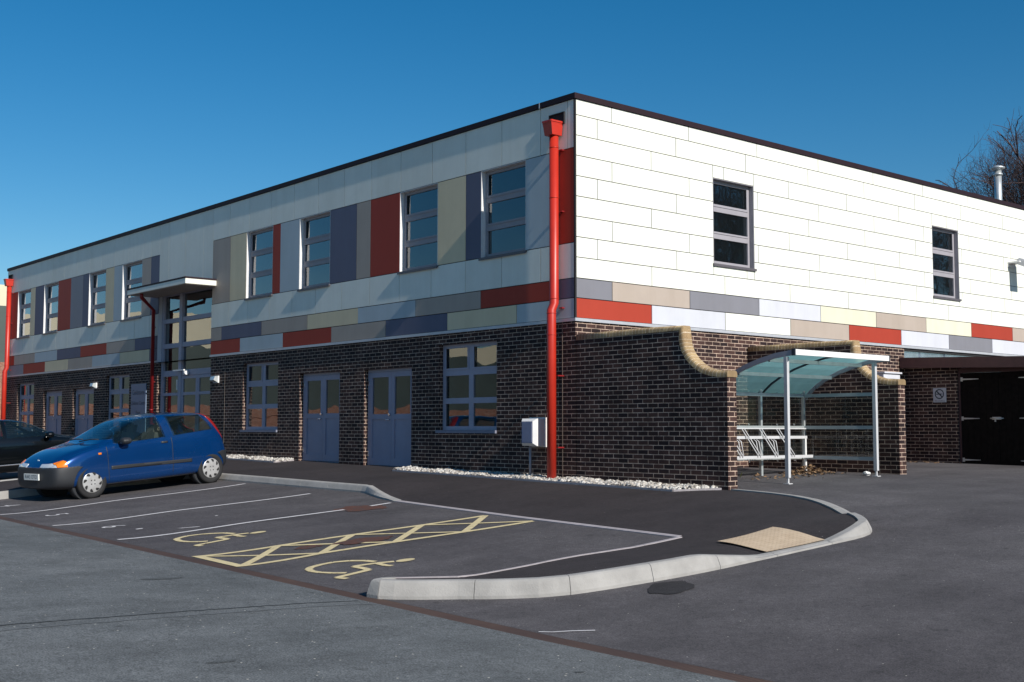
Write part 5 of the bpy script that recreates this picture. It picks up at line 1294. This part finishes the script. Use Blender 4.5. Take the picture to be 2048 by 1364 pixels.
    for y in (-.45, .1): mb = MB(); mb.tube([(2.47, y, 1.035), (2.40, y + .30, 1.075), (2.37, y + .50, 1.07)], .012, 6); mb.build('wiper', 'plast', t, local=True)
    mb = MB(); mb.tube([(.35, 0, 1.47), (.10, 0, 1.62)], .006, 6); 
    # seats seen through the glass
    for y in (-.36, .36):
        mb = MB(); mb.obox((1.15, y, .80), ((1, 0, .1), (0, 1, 0), (-.25, 0, 1)), (.06, .22, .32)); mb.obox((1.04, y, 1.18), ((1, 0, .1), (0, 1, 0), (-.25, 0, 1)), (.045, .11, .08)); mb.build('seat', 'intfloor', t, local=True)
    return t
make_hatch()
# ---- black saloon, mostly beyond the left edge of the photograph
ST_SAL = [(-1.05, .62, .34, .62, .80, .54, .84), (-.98, .74, .28, .80, .93, .62, .97), (-.6, .81, .24, .90, .985, .64, 1.02), (-.15, .85, .21, .93, 1.05, .62, 1.08), (.25, .86, .20, .94, 1.26, .60, 1.31), (.62, .865, .195, .945, 1.37, .59, 1.425),
          (1.15, .87, .19, .945, 1.385, .60, 1.44), (1.6, .87, .19, .94, 1.31, .61, 1.37), (1.95, .865, .19, .925, 1.12, .64, 1.19), (2.3, .86, .19, .905, .965, .69, 1.01), (2.55, .855, .195, .88, .93, .70, .965), (3.0, .83, .20, .80, .87, .69, .90), (3.32, .78, .215, .70, .80, .64, .83), (3.48, .68, .23, .62, .70, .55, .73), (3.54, .58, .27, .56, .62, .46, .65)]
def make_saloon():
    WB2 = 2.72
    # right hand side faces +x, nose towards the building (+y)
    ysd = -13.0
    nose = Vector((ysd, -2.86, 0)); g = .072
    u = Vector((0, 1, g)).normalized(); n = Vector((1, 0, 0)); up = Vector((0, -g, 1)).normalized()
    rear_y = -2.86 - 3.54
    org = Vector((ysd - .86, rear_y, H(ysd, rear_y) + .0))
    t = empty('parked_saloon', (0, 0, 0), 'black saloon with chrome side strip at the left edge', 'car')
    t.matrix_world = Matrix(((u.x, -n.x, up.x, org.x), (u.y, -n.y, up.y, org.y), (u.z, -n.z, up.z, org.z), (0, 0, 0, 1)))
    raw = car_body(ST_SAL); arch = [(x, .31, .35, a, b) for x in (0, WB2) for a, b in ((.6, 1.3), (-1.3, -.6))]
    S1 = [(2.12, .975), (1.62, 1.30), (1.25, 1.375), (1.12, 1.375), (1.12, .975)]; S2 = [(1.06, 1.375), (.62, 1.36), (.28, 1.20), (.20, .985), (1.06, .975)]
    side = lambda c: abs(c.y) > .3
    mobj('body', cut_windows(boolean_cyl(raw.copy(), arch), [(shrink(S1, .94), 'y', side), (shrink(S2, .94), 'y', side), (shrink([(-.66, 1.04), (.66, 1.04), (.54, 1.36), (-.54, 1.36)], .95), 'x', lambda c: c.x > 1.62)]), 'blackcar', t)
    cabin(t, .1, 2.4, .78, .90)
    for s in (1, -1):
        for x in (0, WB2):
            mb = MB(); mb.tube([(x, s * .52, .31), (x, s * .74, .31)], .349, 32); mb.build('wheel_arch', 'plast', t, local=True)
            wheel(t, x, s * .77, .305, .305, .19, s, 'steel', 7)
        e = [(Vector((0, .3 * s, 0)), Vector((0, -s, 0)))]
        P_ = lambda poly, off, nm, mat: mobj(nm, patch(raw, poly, 'y', off, None, nm, e), mat, t)
        P_([(2.12, .975), (1.62, 1.30), (1.25, 1.375), (1.12, 1.375), (1.12, .975)], .004, 'side_window', 'carglass')
        P_([(1.06, 1.375), (.62, 1.36), (.28, 1.20), (.20, .985), (1.06, .975)], .004, 'side_window', 'carglass')
        P_([(2.30, .36), (2.30, .385), (.42, .385), (.42, .36)], .012, 'chrome_strip', 'chrome')
        P_([(3.30, .60), (3.28, .70), (3.46, .66), (3.50, .60)], .008, 'headlight', 'lamp')
        mb = MB(); mirror(mb, 2.02, s, .97, 1.0, .09, .12, .075); mb.build('door_mirror', 'blackcar', t, local=True)
    mobj('windscreen', patch(raw, [(-.66, 1.04), (.66, 1.04), (.54, 1.36), (-.54, 1.36)], 'x', .004, None, 'windscreen', [(Vector((1.62, 0, 0)), Vector((-1, 0, 0)))]), 'carglass', t)
    mobj('rear_window', patch(raw, [(-.62, 1.06), (.62, 1.06), (.54, 1.36), (-.54, 1.36)], 'x', .004, None, 'rear_window', [(Vector((.6, 0, 0)), Vector((1, 0, 0)))]), 'carglass', t)
make_saloon()

# ------------------------------------------------------------------ trees
def bare_tree(name, base, zc, rad, seed, label):
    rnd = random.Random(seed)
    t = empty(name, base, label, 'tree')
    trunk = MB(); crown = MB(); B0 = Vector(base); fork = Vector((base[0], base[1], base[2] + zc * .36)); cen = Vector((base[0], base[1], base[2] + zc))
    lump = [(Vector((rnd.gauss(0, 1), rnd.gauss(0, 1), rnd.gauss(.2, .8))).normalized(), rnd.uniform(-.16, .14)) for _ in range(14)]
    def limit(d):
        k = 1.0
        for v, w in lump: k += w * max(0, d.dot(v)) ** 6
        return rad * k
    def grow(p, d, L, r, lev):
        n = 4 if lev < 4 else 3; pts = [p]; rs = [r]; q = p.copy(); dd = d.copy(); out = False
        for i in range(n):
            j = .15 + .05 * lev
            rad_dir = (q - fork).normalized()
            dd = (dd + rad_dir * (.30 if lev < 3 else .16) + Vector((rnd.gauss(0, j), rnd.gauss(0, j), rnd.gauss(.02, j * .8)))).normalized()
            q = q + dd * L / n; pts.append(q.copy()); rs.append(r * (1 - (.42 if lev < 5 else .65) * (i + 1) / n))
            off = q - cen
            if off.length > limit(off.normalized()): out = True; break
        if len(pts) < 2: return
        crown.tube(pts, rs, 6 if lev < 2 else (4 if lev < 3 else 3), 0, False)
        m = len(pts) - 1
        if lev >= 6: return
        if out and lev < 4: lev = 4; L *= .55
        elif out: return
        nb = {0: 4, 1: 4, 2: 5, 3: 5, 4: 4, 5: 3}[lev]
        for i in range(nb):
            f = rnd.uniform(.35, 1.0) if i else 1.0
            idx = min(m - 1, int(f * m)); tt = f * m - idx; pp = pts[idx].lerp(pts[idx + 1], tt)
            ax = Vector((rnd.gauss(0, 1), rnd.gauss(0, 1), rnd.gauss(0, 1))).normalized()
            side = dd.cross(ax).normalized(); ang = rnd.uniform(.45, 1.0) if i else rnd.uniform(.15, .4)
            nd = (dd * math.cos(ang) + side * math.sin(ang)).normalized()
            grow(pp, nd, L * rnd.uniform(.60, .78), max(.0050, r * (.64 if i == 0 else rnd.uniform(.40, .55))), lev + 1)
    r0 = zc * .026
    trunk.tube([B0 - Vector((0, 0, .4)), B0 + Vector((.02, .05, zc * .12)), B0 + Vector((-.05, 0, zc * .25)), fork], [r0 * 1.3, r0, r0 * .9, r0 * .85], 10, 0, False)
    for k in range(11):
        az = 2 * math.pi * k / 11 * 3 + rnd.uniform(-.25, .25); el = (.38, .62, .92, 1.25)[k % 4] + rnd.uniform(-.12, .12)
        grow(fork + Vector((0, 0, rnd.uniform(-.5, .1))), Vector((math.cos(az) * math.cos(el), math.sin(az) * math.cos(el), math.sin(el))), rad * .80, r0 * rnd.uniform(.55, .75), 0)
    trunk.build('trunk', 'bark', t); crown.build('crown', 'bark', t)
bare_tree('bare_tree', (-7.8, 35.5, .3), 9.4, 5.5, 11, 'tall bare winter tree rising behind the flue on the flat roof')
proto = bpy.data.objects['bare_tree']
for (x, y, sc, rz, lab) in ((18.5, 30.5, 1.0, 1.2, 'bare winter tree facing the white end wall, the nearer of the three'), (29, 38, .95, 2.9, 'bare winter tree facing the white end wall, farthest to the right'), (21, 50, 1.0, 4.4, 'bare winter tree facing the white end wall, farthest back')):
    o = proto.copy(); COL.objects.link(o); o.location = (x, y, .2); o.scale = (sc,) * 3; o.rotation_euler[2] = rz; tag(o, lab, 'tree', 'trees facing the end wall')
    for ch in proto.children: c = ch.copy(); COL.objects.link(c); c.parent = o
# ------------------------------------------------------------------ long hall beyond the car park (seen at the left edge and in the glass)
t = empty('sports_hall', (-66, -20, .2), 'far hall with cream gable, green cladding and pink brick base beyond the left end', 'building')
for bx in (((-74, -62, -.4), (-58, 4, 2.6)), ((-74, 4.001, -.4), (-58, 13, 5.0))): mb = MB(); mb.box(*bx); mb.build('wall', 'brick_orange', t)
for bx in (((-73.95, -61.95, 2.6), (-58.05, 3.98, 6.5)), ((-73.95, 4.02, 5.0), (-58.05, 12.95, 8.35))): mb = MB(); mb.box(*bx); mb.build('green_cladding', 'grnclad', t)
mb = MB(); gx = -58.04
mb.prism([(gx, y, z) for y, z in [(-61.9, 6.5), (3.97, 6.5), (3.97, 7.5), (-8, 7.8), (-20, 8.7), (-34, 7.9), (-61.9, 7.6)]], (-15.8, 0, 0)); mb.build('cream_cladding', 'crmclad', t); mb = MB()
mb.prism([(gx, y, z) for y, z in [(4.0, 8.35), (12.9, 8.35), (12.9, 9.6), (4.0, 9.6)]], (-15.8, 0, 0)); mb.build('cream_cladding', 'crmclad', t)
t = empty('boundary_wall', (-42, -30, -.2), 'low orange brick wall in front of the hall', 'wall')
mb = MB(); mb.box((-42.2, -60, -.6), (-42, -4, 1.75)); mb.build('brickwork', 'brick_orange', t)
mb = MB(); mb.box((-42.26, -60, 1.7505), (-41.94, -4, 1.83)); mb.build('coping', 'brick_orange', t)

# ------------------------------------------------------------------ camera, light, world
cam = bpy.data.cameras.new('camera'); co = bpy.data.objects.new('camera', cam); COL.objects.link(co)
Rt = Vector((.6485654, .7611581, .0011497)); Up = Vector((.0556468, -.0489217, .9972513)); Fw = Vector((-.7591221, .6467187, .0740849))
co.matrix_world = Matrix(((Rt.x, Up.x, -Fw.x, 14.97816), (Rt.y, Up.y, -Fw.y, -14.20804), (Rt.z, Up.z, -Fw.z, 1.07238), (0, 0, 0, 1)))
cam.sensor_width = 36; cam.lens = 2382.576 / 2048 * 36; cam.clip_start = .1; cam.clip_end = 6000
scene.camera = co
EL, GZ = 31.7, 2.7
sd = Vector((math.cos(R(EL)) * math.cos(R(GZ)), -math.cos(R(EL)) * math.sin(R(GZ)), math.sin(R(EL))))
sun = bpy.data.lights.new('sun', 'SUN'); so = bpy.data.objects.new('sun', sun); COL.objects.link(so)
sun.energy = 4.8; sun.angle = R(.5); sun.color = (1, .945, .87); so.rotation_euler = sd.to_track_quat('Z', 'Y').to_euler(); so.location = (30, -5, 30)
w = bpy.data.worlds.new('World'); scene.world = w; w.use_nodes = True; nt = w.node_tree; nt.nodes.clear()
sky = nt.nodes.new('ShaderNodeTexSky'); sky.sky_type = 'NISHITA'; sky.sun_disc = False
sky.sun_elevation = R(EL); sky.sun_rotation = math.atan2(sd.x, sd.y); sky.altitude = 60; sky.air_density = 1.0; sky.dust_density = .2; sky.ozone_density = 4.0
bg = nt.nodes.new('ShaderNodeBackground'); bg.inputs[1].default_value = .078
wo = nt.nodes.new('ShaderNodeOutputWorld'); hs = nt.nodes.new('ShaderNodeHueSaturation'); hs.inputs['Saturation'].default_value = 1.36; hs.inputs['Hue'].default_value = .494; hs.inputs['Value'].default_value = 1.0; nt.links.new(sky.outputs[0], hs.inputs['Color']); nt.links.new(hs.outputs[0], bg.inputs[0]); nt.links.new(bg.outputs[0], wo.inputs[0])
vs = scene.view_settings; vs.view_transform = 'Standard'; vs.look = 'None'; vs.exposure = .25; vs.gamma = 1; vs.use_curve_mapping = False
